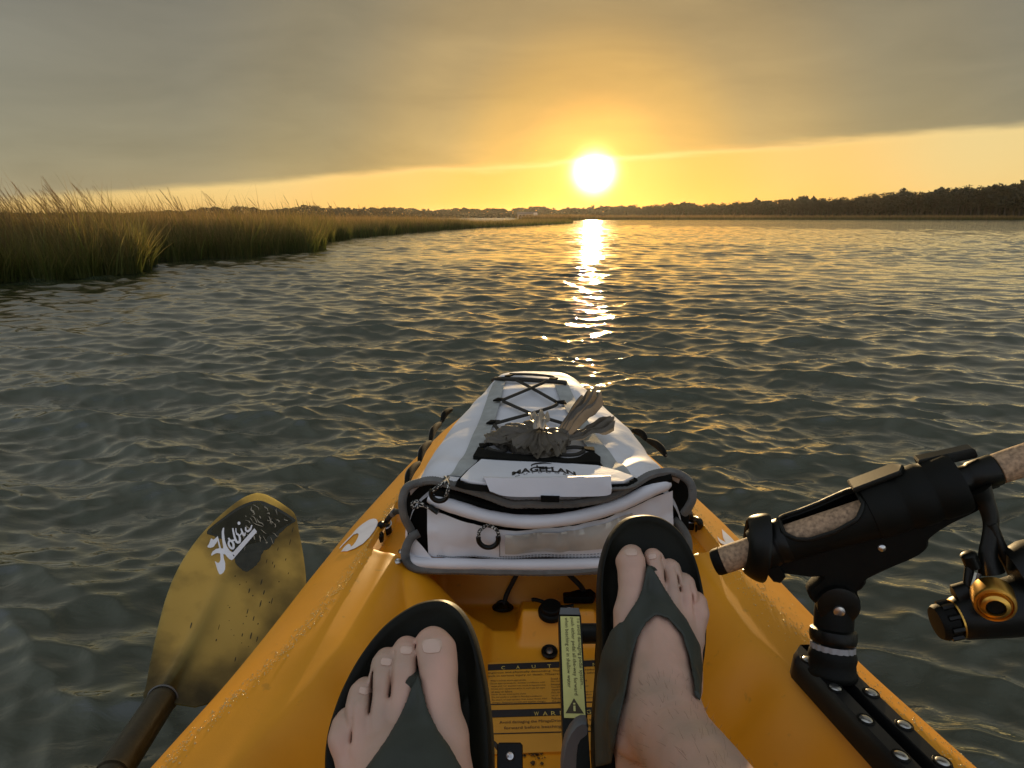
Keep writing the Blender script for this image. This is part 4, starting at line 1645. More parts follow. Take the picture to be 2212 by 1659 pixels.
cornr = patch([Y(u, v, .985) for u, v in ((1462, 1118), (1476, 1140), (1482, 1176))], [Y(u, v, .962) for u, v in ((1440, 1200), (1450, 1202), (1460, 1202))], 14, 10)
MB().grid(cornr).build('corner_panel', M_VINYLG, bag)
# smoky clear pocket on the front panel
k0, k1 = 30, 70
cp = fp[2:19, k0:k1].copy()
cp[..., 1] -= .0022 + .0040 * (vnoise(cp, 30, 41) + .6)
MB().grid(cp).build('clear_pocket', M_CLEAR, bag)
st = MB()
for path in (fp[2:23, k0 - 2], fp[22, k0 - 2:k1 + 2], fp[24, 4:86]):
    for i in range(0, len(path) - 1):
        a, b_ = path[i], path[i] * .35 + path[i + 1] * .65
        st.tube([a + A3(0, -.0012, 0), b_ + A3(0, -.0012, 0)], .0006, 4)
o = st.build('stitching', M_BIND, bag)
# bottom binding with its two curled corners
botb = [(905, 1152), (890, 1160), (880, 1176), (875, 1196), (879, 1212), (896, 1226), (940, 1230), (1040, 1232), (1180, 1234), (1320, 1229), (1430, 1220), (1478, 1204), (1486, 1182), (1482, 1156), (1468, 1134), (1454, 1122)]
byl = [.964, .960, .960, .962, .960, .956, .954, .952, .951, .952, .955, .960, .964, .970, .976, .980]
yrib(botb, 0, .0066, 'base_binding', M_BIND, 360, 8, .10, ylist=byl, amp=.0012)
MB().tube(smooth_path([Y(1180, 1236, .9485), Y(1240, 1234, .949), Y(1292, 1229, .950)], 20), .0064, 8).build('binding_tail', M_BIND, bag)


def ribbon(pts, wdt, off, name, m, par=bag, n=40, wob=0.0):
    """Flat webbing draped on the lid."""
    w3 = smooth_path([on_bag(u, v, off) for u, v in pts], n)
    tg = np.gradient(w3, axis=0)
    sd = np.cross(tg, A3(0, 0, 1))
    sd /= np.linalg.norm(sd, axis=1, keepdims=True)
    wv = np.broadcast_to(np.asarray(wdt), (n,))[:, None] * .5
    rows = np.stack([w3 - sd * wv, w3 - sd * wv * .5, w3, w3 + sd * wv * .5, w3 + sd * wv], 1)
    rows[..., 2] = bag_top(rows[..., 0], rows[..., 1]) + off + vnoise(rows, 30, 2) * .0008
    return MB().grid(rows, -.0016, A3(0, 0, 1)).build(name, m, par)


ribbon([(1080, 817), (1077, 826), (1064, 870), (1048, 918), (1034, 950), (1021, 981), (1006, 1000), (984, 1026)], .030, .0062, 'webbing_strap', M_WEB)
ribbon([(1209, 820), (1214, 832), (1232, 871), (1256, 915), (1279, 953), (1307, 987), (1330, 1010), (1352, 1028)], .030, .0062, 'webbing_strap', M_WEB)


def cord_on(pts, r=.0033, off=.010, n=26, name='bungee_cord'):
    w3 = smooth_path([on_bag(u, v, off) for u, v in pts], n)
    return MB().tube(w3, r, 8).build(name, M_CORD, bag)


cord_on([(1101, 808), (1150, 809), (1190, 813), (1197, 818), (1190, 822), (1150, 819), (1103, 817)], .003, .008)
cord_on([(1064, 821), (1078, 818), (1142, 821), (1204, 825), (1224, 828)], .0046, .0105, 30)
cord_on([(1113, 820), (1148, 838), (1203, 869)])
cord_on([(1180, 824), (1148, 838), (1086, 864)], off=.014)
cord_on([(1087, 867), (1148, 893), (1231, 919)])
cord_on([(1204, 873), (1190, 880), (1148, 893), (1072, 914)], off=.014)
cord_on([(1068, 918), (1080, 931), (1110, 948), (1150, 962)])
cord_on([(1236, 922), (1226, 938), (1200, 952)])
cord_on([(1052, 961), (1075, 958), (1092, 966), (1090, 974), (1070, 975), (1053, 968)])
cord_on([(1262, 968), (1240, 966), (1218, 969), (1196, 975)])
cord_on([(1262, 974), (1248, 981), (1225, 983), (1200, 980)])


def lace_tab(u0, v0, u1, v1, w0=.020, w1=.010):
    a, b_ = on_bag(u0, v0, .0085), on_bag(u1, v1, .0095)
    d_ = unit(b_ - a)
    s_ = unit(np.cross(d_, A3(0, 0, 1)))
    MB().prism([a - s_ * w0 * .5, a + s_ * w0 * .5, b_ + s_ * w1 * .5, b_ - s_ * w1 * .5], (0, 0, .004), .001).build('lace_tab', M_FAB, bag)


lace_tab(1070, 865, 1090, 865)
lace_tab(1222, 871, 1198, 871)
lace_tab(1055, 914, 1078, 913)
lace_tab(1246, 920, 1226, 919)
lace_tab(1036, 966, 1056, 963)
lace_tab(1284, 974, 1258, 971)
lace_tab(1095, 813, 1106, 813, .018, .014)
lace_tab(1203, 821, 1188, 819, .018, .014)
# black pocket gusset behind the logo pocket
bt = [on_bag(u, v, .0075) for u, v in ((1033, 972), (1060, 981), (1125, 989), (1180, 990), (1222, 997), (1250, 994), (1266, 985), (1280, 983), (1297, 994))]
bb = [on_bag(u, v, .0075) for u, v in ((1022, 992), (1060, 996), (1125, 999), (1180, 1001), (1222, 1005), (1250, 1006), (1266, 1005), (1280, 1005), (1297, 1006))]
MB().grid(patch(bt, bb, 30, 4), .006, A3(0, 0, 1)).build('pocket_gusset', M_FAB, bag)
# logo pocket: raised box, dark sides, white top, flap with its tab
zt = .424
pk_top = [Z(u, v, zt) for u, v in ((1034, 991), (1100, 995), (1180, 998), (1240, 1001), (1296, 1005), (1340, 1016), (1376, 1029), (1355, 1040), (1320, 1042), (1180, 1044), (1045, 1044), (1010, 1040), (988, 1033), (1008, 1012))]
pk = MB()
lo_ = [A3(p_[0] + (p_[0] - XB) * .03, p_[1], max(float(bag_top(p_[0], p_[1])) - .004, .411)) for p_ in pk_top]
n = len(pk_top)
pk.add([p_ - A3(0, 0, .003) for p_ in pk_top] + lo_, [(i, n + i, n + (i + 1) % n, (i + 1) % n) for i in range(n)])
pocket = pk.build('logo_pocket', M_FAB, bag)
cxy = np.mean(pk_top, 0)
inner = [cxy + (p_ - cxy) * .965 for p_ in pk_top]
pt_ = MB().prism([p_ - A3(0, 0, .004) for p_ in inner], (0, 0, .0045), .001).build('pocket_top', M_VINYL, pocket)
zl = zt + .0012
yf = Z(1180, 1042, zt)[1]
zp_path = smooth_path([p_ + A3(0, 0, -.010) for p_ in pk_top[4:9]], 30)
MB().tube(zp_path, .0026, 6, ribs=.3).build('zip', M_BIND, pocket)
ftp = [Z(u, v, zt + .003) for u, v in ((1044, 1029), (1110, 1030), (1180, 1029), (1250, 1028), (1319, 1026))]
fmd = [Y(u, v, yf - .006) for u, v in ((1046, 1032), (1110, 1033), (1180, 1032), (1250, 1031), (1320, 1029))]
fbt = [Y(u, v, yf - .012) for u, v in ((1058, 1061), (1096, 1072), (1180, 1073), (1306, 1071), (1321, 1056))]
fl = np.concatenate([patch(ftp, fmd, 40, 4)[:-1], patch(fmd, fbt, 40, 6)], 0)
MB().grid(fl, -.0025).build('flap', M_VINYL, pocket)
MB().prism([Y(u, v, yf - .016) for u, v in ((1168, 1072), (1209, 1073), (1208, 1086), (1169, 1085))], (0, .004, 0), .0008).build('flap_tab', M_FAB, pocket)
# printed brand name and its swirl
lg = MB()
v_, f_ = text_mesh('MAGELLAN', .035)
lo1, hi1 = v_.min(0), v_.max(0)
la, lb = Z(1106, 1021, zl), Z(1243, 1021, zl)
tpc = Z(1172, 1012.5, zl)
W_ = lb[0] - la[0]


def arc(v_, f_, sc_x, x0, hgt, base_y):
    lo1, hi1 = v_.min(0), v_.max(0)
    u = (v_[:, 0] - lo1[0]) / (hi1[0] - lo1[0])
    h_ = (v_[:, 1] - lo1[1]) / (hi1[1] - lo1[1])
    q = u * 2 - 1
    x = x0 + u * sc_x
    y = base_y + hgt * h_ * (1 - .35 * q * q) - .016 * q * q
    lg.add(np.stack([x, y, np.full_like(x, zl)], -1), f_)


arc(v_, f_, W_, la[0], .022, Z(1172, 1018.5, zl)[1])
v_, f_ = text_mesh('O  U  T  D  O  O  R  S')
arc(v_, f_, W_ * .9, la[0] + W_ * .05, .007, Z(1172, 1021.6, zl)[1])
sc0 = Z(1172, 1005.5, zl)


def swoosh(a0, a1, rx, ry, w0, c):
    t = np.linspace(a0, a1, 22)
    w = w0 * np.sin(np.linspace(.12, math.pi - .05, 22))
    P_ = np.stack([c[0] + np.cos(t) * rx, c[1] + np.sin(t) * ry, np.full(22, zl)], -1)
    Q_ = np.stack([c[0] + np.cos(t) * (rx - w), c[1] + np.sin(t) * (ry - w * 1.4), np.full(22, zl)], -1)
    lg.grid(np.stack([P_, Q_], 0))


swoosh(.6, 3.5, .018, .014, .0045, sc0)
swoosh(2.6, 6.1, .014, .011, .005, sc0 + A3(.004, -.003, 0))
lg.build('brand_print', M_PRINT, pocket, False)
# zip pulls: flecked cord loops on black half rings


def pull(cu, cv_, r, y_, a0, cord_pts, name='zip_pull'):
    c = Y(cu, cv_, y_)
    pts = [c + A3(math.cos(a) * r, 0, math.sin(a) * r) for a in np.linspace(math.radians(a0), math.radians(a0 + 200), 20)]
    o = MB().tube(pts, .0038, 9).build(name, M_BLACK, bag)
    for cp_ in cord_pts:
        MB().tube(smooth_path([Y(u, v, y_ + dy) for u, v, dy in cp_], 24), .0026, 8).build('cord_loop', M_PARA, o)


pull(1055, 1163, .0150, .940, 172, [[(1034, 1157, 0), (1036, 1147, 0), (1046, 1138, .004), (1056, 1132, .012)], [(1077, 1157, 0), (1074, 1147, 0), (1064, 1138, .004), (1054, 1132, .012)]])
pull(949, 1066, .0120, .935, 150, [[(934, 1062, 0), (945, 1052, -.004), (957, 1044, 0), (966, 1036, .02), (968, 1030, .03)], [(962, 1074, 0), (967, 1062, -.004), (968, 1048, 0), (964, 1036, .02), (960, 1031, .03)]])
c0_ = Y(946, 1107, .948)
o = MB().tube([Y(928, 1094, .955), Y(940, 1103, .95), c0_], .0042, 9).build('zip_pull', M_BLACK, bag)
MB().tube(smooth_path([Y(u, v, .952) for u, v in ((930, 1098), (912, 1092), (894, 1097), (890, 1089), (900, 1083), (916, 1090))], 40), .0026, 8).build('cord_loop', M_PARA, o)
# side carry handles: padded black loops with grey tape
for sgn, rng_ in ((-1, [(878, 1050, 906, 1000), (906, 998, 930, 955), (930, 953, 952, 914), (955, 910, 976, 884)]), (1, [(1366, 930, 1396, 950), (1398, 951, 1438, 984)])):
    for u0, v0, u1, v1 in rng_:
        a, b_ = Z(u0, v0, .352), Z(u1, v1, .352)
        t_ = np.linspace(0, 1, 18)[:, None]
        q = a * (1 - t_) + b_ * t_ + np.sin(t_ * math.pi) * A3(.004 * sgn, 0, .004)
        lens = .0025 + .0042 * np.sin(np.linspace(0.05, math.pi - .05, 18)) ** .6
        hd = MB().tube(q, lens, 12, flat=1.25).build('side_loop', M_FAB, bag)
        MB().tube(q + np.sin(t_ * math.pi) * A3(.0060 * sgn, 0, .002), .0022, 8).build('loop_piping', M_BIND, hd)

# ------------------------------------------------------------------ knotted plastic carrier bag under the lacing
pb0 = on_bag(1160, 965, 0)
poly = thing('plastic_bag', 'crumpled grey brown plastic carrier bag knotted into the bungee lacing', 'plastic bag', pb0)
q_ = lambda u, v, o_: on_bag(u, v, o_)
chain = [((1058, 944, .008), (1084, 944, .015), .010, .022), ((1084, 946, .015), (1124, 957, .013), .022, .017), ((1100, 962, .008), (1128, 968, .008), .014, .012), ((1122, 950, .014), (1150, 929, .022), .014, .016), ((1150, 929, .022), (1170, 934, .024), .016, .018),
         ((1168, 936, .022), (1202, 948, .018), .016, .020), ((1202, 950, .018), (1184, 976, .014), .021, .020), ((1184, 976, .014), (1168, 992, .008), .018, .010), ((1130, 968, .010), (1180, 972, .012), .014, .018)]
chain = [(q_(*a), q_(*b_), r0, r1) for a, b_, r0, r1 in chain]
SQ = A3(1, .85, 1.35)
lo_ = np.min([np.minimum(a, b_) for a, b_, _, _ in chain], 0) - .045
hi_ = np.max([np.maximum(a, b_) for a, b_, _, _ in chain], 0) + .045


def poly_fn(p):
    d_ = None
    for a, b_, r0, r1 in chain:
        e = cone_sdf(p * SQ, a * SQ, b_ * SQ, r0, r1)
        d_ = e if d_ is None else smin(d_, e, .006)
    w_ = p + np.stack([vnoise(p, 14, 61), vnoise(p, 14, 62), vnoise(p, 14, 63)], -1) * .018
    rid = np.abs(vnoise(w_ * A3(1, 1.2, 1), 34, 51))
    rid2 = np.abs(vnoise(w_ * A3(1.2, 1.6, 1), 72, 52))
    return d_ + (.004 - rid * .012) + (.002 - rid2 * .0055)


v, q = sdf_obj(poly_fn, lo_, hi_, .0022, lambda x: x)
quads_obj('film', v, q, M_POLY, poly)


def fan(root, tip, w0, w1, m, pl=9, amp=.008, name='film_tail', up=A3(0, 0, 1)):
    d_ = tip - root
    s_ = unit(np.cross(d_, up))
    n1, n2 = 14, pl * 4 + 1
    g = np.zeros((n1, n2, 3))
    for i in range(n1):
        t = i / (n1 - 1)
        w_ = w0 + (w1 - w0) * math.sin(t * math.pi / 2 * 1.15) ** .9
        u = np.linspace(-1, 1, n2)
        fold = np.sin(np.linspace(0, math.pi * 2 * pl / 2, n2) + t * .7) * amp * (.4 + t)
        belly = (1 - u ** 2) * w_ * .45
        g[i] = root + d_ * (t * (1 - .06 * u ** 2))[:, None] + s_ * (u * w_)[:, None] + up * (fold + belly)[:, None]
    g += np.stack([vnoise(g, 38, 3) * .004, vnoise(g, 42, 4) * .004, vnoise(g, 50, 5) * .0055 + vnoise(g, 110, 6) * .002], -1)
    MB().grid(g).build(name, m, poly)


fan(q_(1205, 950, .020), Z(1284, 858, .500), .010, .026, M_POLY, 8, .004)
fan(q_(1212, 950, .022), Z(1323, 917, .452), .010, .016, M_POLY, 7, .005)
fan(q_(1165, 925, .055), q_(1168, 893, .055), .006, .014, M_POLYW, 5, .004)
fan(q_(1158, 925, .055), q_(1148, 890, .045), .003, .005, M_POLYW, 3, .002)
fan(q_(1075, 944, .02), q_(1050, 943, .012), .010, .012, M_POLY, 4, .003)
for (u0, v0, o0), (u1, v1, o1), w0_, w1_, pl_n in (((1165, 932, .034), (1088, 934, .022), .012, .026, 7), ((1160, 936, .034), (1098, 962, .020), .010, .024, 6), ((1165, 938, .034), (1136, 982, .016), .012, .022, 6),
                                                    ((1172, 938, .034), (1188, 992, .014), .010, .022, 6), ((1175, 934, .034), (1222, 968, .018), .010, .022, 7), ((1130, 950, .026), (1052, 956, .010), .010, .020, 6)):
    fan(q_(u0, v0, o0), q_(u1, v1, o1), w0_, w1_, M_POLY, pl_n, .0026, 'film_fold')

# ------------------------------------------------------------------ fishing rod, its holder and reel
RA, RB = P(1541, 1217, .765), P(2181, 1004, .675)
ra = unit(RB - RA)
ru = A3(0, 0, 1) - ra * ra[2]
ru = unit(ru)
ro = np.cross(ra, ru)
if ro @ (EYE - RA) < 0:
    ro = -ro                                          # ro faces the camera
gx = lambda s, u=0.0, o=0.0: RA + ra * s + ru * u + ro * o
RL = np.linalg.norm(RB - RA)

rod = thing('fishing_rod', 'fishing rod with a cork grip resting in the black rod holder on the right', 'fishing rod', RA)
mb = MB().lathe([(.0, .0105), (.001, .0135), (.004, .0148), (.0105, .0150), (.0112, .0142)], RA, ra, 30)
mb.build('butt_cap', M_BLACKM, rod)
mb = MB().lathe([(.0110, .0143), (.0115, .0149), (.06, .0150), (.17, .0146), (.245, .0140)], RA, ra, 36)
mb.build('cork_grip', M_CORK, rod)
mb = MB().lathe([(.240, .0125), (.243, .0146), (.262, .0146), (.264, .0140), (.270, .0142), (.272, .0156), (.290, .0160), (.2935, .0158), (.295, .0142)], RA, ra, 32)
mb.build('reel_seat', M_BLACK, rod)
MB().lathe([(.294, .0132), (.2955, .0152), (.31, .0156), (.37, .0150), (.45, .0125), (.46, .009)], RA, ra, 32).build('fore_grip', M_CORK, rod)
MB().tube([gx(.45), gx(1.2), gx(2.2)], [.006, .0042, .0015], 10).build('blank', M_BLACK, rod)
for s in (.8, 1.15, 1.5, 1.8, 2.05):
    r = .013 * (1.4 - s * .5)
    c = gx(s, -.006 - r)
    MB().tube([c + (ru * math.cos(a) + ro * math.sin(a)) * r for a in np.linspace(0, 6.283, 17)[:-1]], .0012, 6, closed=True).build('line_guide', M_STEEL, rod)

holder = thing('rod_holder', 'black plastic rod holder clamped on the right gunwale track', 'rod holder', trk(.035, 0, .01))
# cradle: half-open tube around the grip, with an oval cut-out on the upper side
seg = 44


def tube_shell(s0, s1, r_of, cut, ns_=46, thick=.0042):
    """Open-topped shell: cut(s) gives the half angle of the opening about the upper side."""
    ss = np.linspace(s0, s1, ns_)
    rows = []
    for s in ss:
        c = cut(s)
        a = np.linspace(c, 2 * math.pi - c, seg) + CUT_TURN
        r = r_of(s)
        rows.append([gx(s, math.cos(t) * r, math.sin(t) * r) for t in a])
    rows = np.array(rows)
    ctr = np.array([[gx(s)] * seg for s in ss])
    nn = rows - ctr
    nn /= np.linalg.norm(nn, axis=2, keepdims=True)
    return rows, nn, thick


CUT_TURN = .35
px = 2.19e-4                                           # metres per unit of the close-up this was measured on


def rs(s):
    return np.interp(s, [.045, .06, .085, .12, .165, .175, .30], [.0215, .0225, .0235, .025, .0275, .0285, .029])


def cut1(s):
    lo = np.interp(s, [.04, .079, .084, .092, .105, .13, .155, .166, .172, .31], [.02, .02, .50, .88, 1.08, 1.08, .88, .50, .02, .02])
    return lo


rows, nn, th = tube_shell(.048, .178, rs, cut1, 64)
MB().grid(rows, -th, nn).build('cradle', M_BLACKM, holder)
# bead round the cut-out catches the light
bead = []
for s in np.linspace(.083, .167, 26):
    c = cut1(s)
    bead.append(gx(s, math.cos(c + CUT_TURN) * rs(s), math.sin(c + CUT_TURN) * rs(s)))
for s in np.linspace(.167, .083, 26):
    c = -cut1(s)
    bead.append(gx(s, math.cos(c + CUT_TURN) * rs(s), math.sin(c + CUT_TURN) * rs(s)))
MB().tube(bead, .0024, 8, closed=True).build('cradle_rim', M_BLACK, holder)
# rear strap loop standing round the grip at an angle
loop = []
for a in np.linspace(0, 2 * math.pi, 40)[:-1]:
    r = .030 if math.cos(a) > 0 else .028
    loop.append(gx(.050 + .016 * math.cos(a), math.cos(a) * r + .002, math.sin(a) * .026))
MB().tube(loop, .0036, 16, closed=True, flat=3.4, up=ra).build('rear_strap', M_BLACK, holder)
MB().lathe([(.046, .0205), (.052, .0240), (.066, .0242), (.070, .0225), (.074, .0236), (.081, .0240), (.086, .0225)], RA, ra, 36).build('rear_collar', M_BLACK, holder)
MB().prism([gx(s, u, .012) for s, u in ((.047, -.016), (.066, -.020), (.066, -.036), (.058, -.041), (.052, -.037))], ro * -.024, .002).build('strap_tail', M_BLACKM, holder)
# big front cuff with its rotating ring and latch plates
MB().lathe([(.166, .0215), (.170, .0290), (.176, .0300), (.195, .0305), (.200, .0294), (.203, .0294), (.206, .0312), (.226, .0316), (.2295, .0300), (.232, .0300), (.235, .0316), (.254, .0318), (.259, .0300), (.257, .020)], RA, ra, 48).build('cuff', M_BLACKM, holder)
MB().prism([gx(s, u, o) for s, u, o in ((.164, .0285, .010), (.212, .0300, .010), (.218, .0310, .000), (.212, .0300, -.014), (.164, .0285, -.014))], ru * .0062, .0014).build('latch_plate', M_BLACK, holder)
MB().prism([gx(s, u, o) for s, u, o in ((.232, .024, -.002), (.284, .0165, -.002), (.284, .0165, -.016), (.232, .024, -.016))], ru * .011, .002).build('latch_tab', M_BLACK, holder)
# web below the cradle down to the hinge
_h = ray(1803, 1290)
hub = EYE + _h * (((RA - EYE) @ ro - .006) / (_h @ ro))
outl = [(.060, -.018), (.100, -.020), (.19, -.024), (.262, -.029), (.258, -.033), (.215, -.040), (.196, -.048), (.188, -.060)]
hl = [(float((hub - RA) @ ra), float((hub - RA) @ ru))]
hs, hu = hl[0]
webp = [(.062, -.019), (.262, -.026), (.268, -.0315), (.236, -.0375), (.214, -.046), (.200, -.060), (hs + .028, hu + .012), (hs + .018, hu - .012), (hs - .012, hu - .006), (hs - .024, hu + .018), (.100, -.052), (.082, -.044)]
sm = smooth_path([A3(s, u, 0) for s, u in webp], 60, closed=True)
MB().prism([gx(s, u, .006) for s, u, _ in sm], ro * -.022, .003).build('web', M_BLACKM, holder)
MB().lathe([(0, .0038), (.0016, .0036), (.0028, .0020), (.003, .0005)], P(1907, 1187, .69) + ro * -.004, ro, 18).build('pin', M_STEEL, holder)
# hinge knuckle, post, lock ring, base
pb_ = trk(.046, 0, .006)
pt_ = hub
pd = unit(pt_ - pb_)
pl_ = np.linalg.norm(pt_ - pb_)
kn = MB().lathe([(-.021, .017), (-.0195, .0215), (.0195, .0215), (.021, .017)], hub, ro, 34).build('hinge', M_BLACK, holder)
MB().lathe([(.020, .0060), (.0222, .0058), (.0232, .003), (.0233, .0003)], hub + pd * -.004, ro, 18).build('hinge_pin', M_STEEL, kn)
MB().lathe([(0, .0165), (.006, .0185), (.016, .0185), (.020, .015)], hub - ro * .040 + ra * .022 + ru * .002, ro, 14).build('hinge_knob', M_BLACKM, holder)
up_c = [(pl_, .0190), (pl_ - .02, .0205), (pl_ - .036, .0202), (.052, .0185), (.044, .0180)]
MB().lathe(up_c[::-1], pb_, pd, 36).build('post', M_BLACKM, holder)
MB().lathe([(.031, .0205), (.033, .0232), (.037, .0242), (.042, .0244), (.046, .0236), (.048, .0200)], pb_, pd, 40).build('lock_collar', M_BLACK, holder)
ringb = MB()
ang_ = np.linspace(0, 6.283, 73)[:-1]
xx = unit(np.cross(pd, A3(0, 1, 0)))
yy = np.cross(pd, xx)
g = []
for d_, rr0 in ((.0245, .0208), (.0245, .0222), (.0305, .0222), (.0305, .0208)):
    g.append([pb_ + pd * d_ + (xx * math.cos(a) + yy * math.sin(a)) * (rr0 + (.0009 if i % 4 < 2 and rr0 > .021 else 0)) for i, a in enumerate(ang_)] )
g = np.array(g)
g = np.concatenate([g, g[:, :1]], 1)
ringb.grid(g)
ringb.build('lock_ring', M_RINGW, holder)
MB().lathe([(-.006, .0235), (-.002, .0262), (.002, .0262), (.004, .0245), (.012, .0238), (.017, .0250), (.022, .0240), (.0265, .0212)], pb_, pd, 40).build('base', M_BLACKM, holder)

# spinning reel under the rod
reel = thing('spinning_reel', 'black and gold spinning reel hanging under the fishing rod at the right edge', 'reel', gx(.33, -.015))
rt = .672
w_ = lambda U, V, t=rt: P(U, V, t)
MB().prism([gx(.240, -.0125, .005), gx(.290, -.0125, .005), gx(.290, -.0125, -.005), gx(.240, -.0125, -.005)], ru * -.004, .0008).build('reel_foot', M_BLACK, reel)
stem = smooth_path([w_(2112, 1058), w_(2128, 1082), w_(2140, 1120), w_(2139, 1160), w_(2134, 1200), w_(2142, 1238)], 22)
MB().tube(stem, np.interp(np.linspace(0, 1, 22), [0, .2, .5, .8, 1], [.0135, .0085, .0070, .0085, .012]), 12, flat=.65, up=ro).build('stem', M_BLACK, reel)
MB().tube(smooth_path([w_(2140, 1130), w_(2160, 1180), w_(2190, 1235)], 14), [.006] * 14, 10).build('stem_brace', M_BLACK, reel)
# body: tapered gear housing with its gold rear drag knob
bd0, bd1 = w_(2036, 1343), w_(2290, 1290, .66)
bdir = unit(bd1 - bd0)
L = np.linalg.norm(bd1 - bd0)
MB().lathe([(.012, .0185), (.016, .0205), (.03, .0225), (.055, .0265), (.08, .0290), (.105, .0285), (L, .024)], bd0, bdir, 40).build('body', M_BLACK, reel)
kn = MB().lathe([(-.0065, .006), (-.006, .0155), (-.003, .0172), (.0005, .0172), (.0005, .0150)], bd0, bdir, 36).build('drag_knob', M_BLACKM, reel)
MB().lathe([(.0005, .0160), (.010, .0168), (.0105, .015)], bd0, bdir, 36).build('drag_core', M_BLACKM, kn)
for i in range(9):
    a = i * 2 * math.pi / 9
    x_ = unit(ro - bdir * (ro @ bdir))
    y_ = np.cross(bdir, x_)
    c = bd0 + bdir * .0005 + (x_ * math.cos(a) + y_ * math.sin(a)) * .0170
    MB().tube([c, c + bdir * .0105], .0028, 6).build('drag_rib', M_BLACK, kn)
MB().lathe([(.0115, .0150), (.0115, .0188), (.0140, .0192), (.0145, .0180)], bd0, bdir, 36).build('gold_band', M_GOLD, kn)
# gold handle boss on the side
hc = w_(2149, 1305, .628)
hd = unit(ro + ra * -.25 + ru * .05)
bs = MB().lathe([(-.018, .0176), (.000, .0174), (.0025, .0165), (.003, .0145), (.0012, .0136), (.0012, .0124), (.0055, .0116), (.007, .0095), (.0074, .0080), (.005, .0074), (.003, .0070)], hc, hd, 40).build('handle_boss', M_GOLD, reel)
MB().lathe([(.003, .0072), (.0050, .0068), (.0045, .0)], hc, hd, 24).build('boss_cap', M_BLACKM, bs)
# folded handle: arm and little knobs at the back
MB().tube(smooth_path([w_(2110, 1296, .665), w_(2092, 1268, .668), w_(2093, 1232, .67), w_(2096, 1212, .67)], 16), .0042, 10).build('handle_arm', M_BLACK, reel)
MB().lathe([(-.009, .0035), (-.007, .0072), (.007, .0072), (.009, .0045)], w_(2097, 1211, .67), ru, 20).build('handle_knob', M_BLACK, reel)
MB().lathe([(-.008, .006), (-.006, .0112), (.006, .0112), (.009, .008)], w_(2078, 1284, .672), ra, 22).build('crank_cap', M_BLACK, reel)
MB().tube([w_(2112, 1238, .664), w_(2104, 1266, .664)], .0032, 8).build('bail_trip', M_STEEL, reel)
# spool and rotor towards the rod tip
sp0 = w_(2186, 1250, .668)
sdir = unit(ra * .96 + ru * .02)
MB().lathe([(0, .012), (.004, .027), (.020, .031), (.034, .030), (.036, .022), (.062, .022), (.064, .029), (.069, .029), (.073, .020)], sp0, sdir, 40).build('rotor', M_BLACK, reel)
MB().lathe([(.036, .0215), (.037, .0265), (.061, .0265), (.062, .0215)], sp0, sdir, 36).build('line_spool', mat('fishing_line', (.25, .28, .18), .4, var=.2, vscale=300), reel)

# ------------------------------------------------------------------ paddle
paddle = thing('paddle', 'smoked fibreglass kayak paddle with white script lettering on its blade, beside the left gunwale', 'paddle', P(340, 1530, .90))
nk, tp = P(345, 1530, .905), P(563, 1079, 1.245)
redge, ledge = P(662, 1239, 1.165), P(360, 1284, 1.075)
pa = unit(tp - nk)
pn = unit(np.cross(redge - ledge, pa))
if pn[2] < 0:
    pn = -pn
pw = np.cross(pa, pn)
if pw[0] < 0:
    pw = -pw


def on_blade(U, V, o_=0.0):
    a = ray(U, V)
    c = nk + pn * o_
    return EYE + a * (((c - EYE) @ pn) / (a @ pn))


cb = lambda x, y: (172.8 + x * .375, 1036.8 + y * .375)
outl = [cb(*q) for q in ((375, 1290), (384, 1200), (402, 1080), (432, 930), (465, 780), (500, 655), (545, 540), (610, 425), (700, 312), (800, 222), (900, 152), (975, 118), (1040, 110), (1110, 135), (1180, 172), (1238, 212), (1262, 300), (1288, 420), (1304, 540), (1300, 650),
                         (1270, 790), (1215, 930), (1130, 1060), (1000, 1165), (865, 1236), (770, 1290), (650, 1330), (560, 1350), (515, 1352))]
loc = np.array([[(on_blade(*q) - nk) @ pw, (on_blade(*q) - nk) @ pa] for q in outl])
sp_ = smooth_path(np.c_[loc, 0 * loc[:, 0]], 150, closed=True)[:, :2]
BL = sp_[:, 1].max()
# raster the outline into spans across the blade so it can be dished
nv, nu = 90, 40
vs_ = np.linspace(.004, BL - .0015, nv)
top = np.zeros((nv, nu, 3))
span = []
for i, v0 in enumerate(vs_):
    xs = []
    for j in range(len(sp_)):
        a, b_ = sp_[j], sp_[(j + 1) % len(sp_)]
        if (a[1] - v0) * (b_[1] - v0) <= 0 and a[1] != b_[1]:
            xs.append(a[0] + (b_[0] - a[0]) * (v0 - a[1]) / (b_[1] - a[1]))
    span.append((min(xs), max(xs)))
span = np.array(span)


def blade_h(x, v):
    """Dish and raised spine of the power face."""
    f = v / BL
    w = np.interp(v, vs_, (span[:, 1] - span[:, 0]) / 2)
    spine = .012 * (1 - f) ** 1.5 * np.exp(-(x / (.011 + .02 * f)) ** 2) + .0035 * np.exp(-(x / .007) ** 2) * (1 - f * .8)
    return spine + .050 * (f - .45) ** 2 - .9 * x ** 2 * (.35 + f)


for i, v0 in enumerate(vs_):
    x = np.linspace(span[i, 0], span[i, 1], nu)
    top[i] = nk + np.outer(x, pw) + pa * v0 + np.outer(blade_h(x, v0), pn)
blade = MB().grid(top, -.0034, pn).build('blade', M_BLADE, paddle)


def on_dish(U, V, o_=.0012):
    q = on_blade(U, V)
    x, v = (q - nk) @ pw, (q - nk) @ pa
    h_ = float(blade_h(np.array(x), v))
    for _ in range(6):
        q = on_blade(U, V, h_)
        x, v = (q - nk) @ pw, (q - nk) @ pa
        h_ = float(blade_h(np.array(x), v))
    return q + pn * o_


lgz = lambda x, y: (432 + x * .0833, 1114.6 + y * .0833)


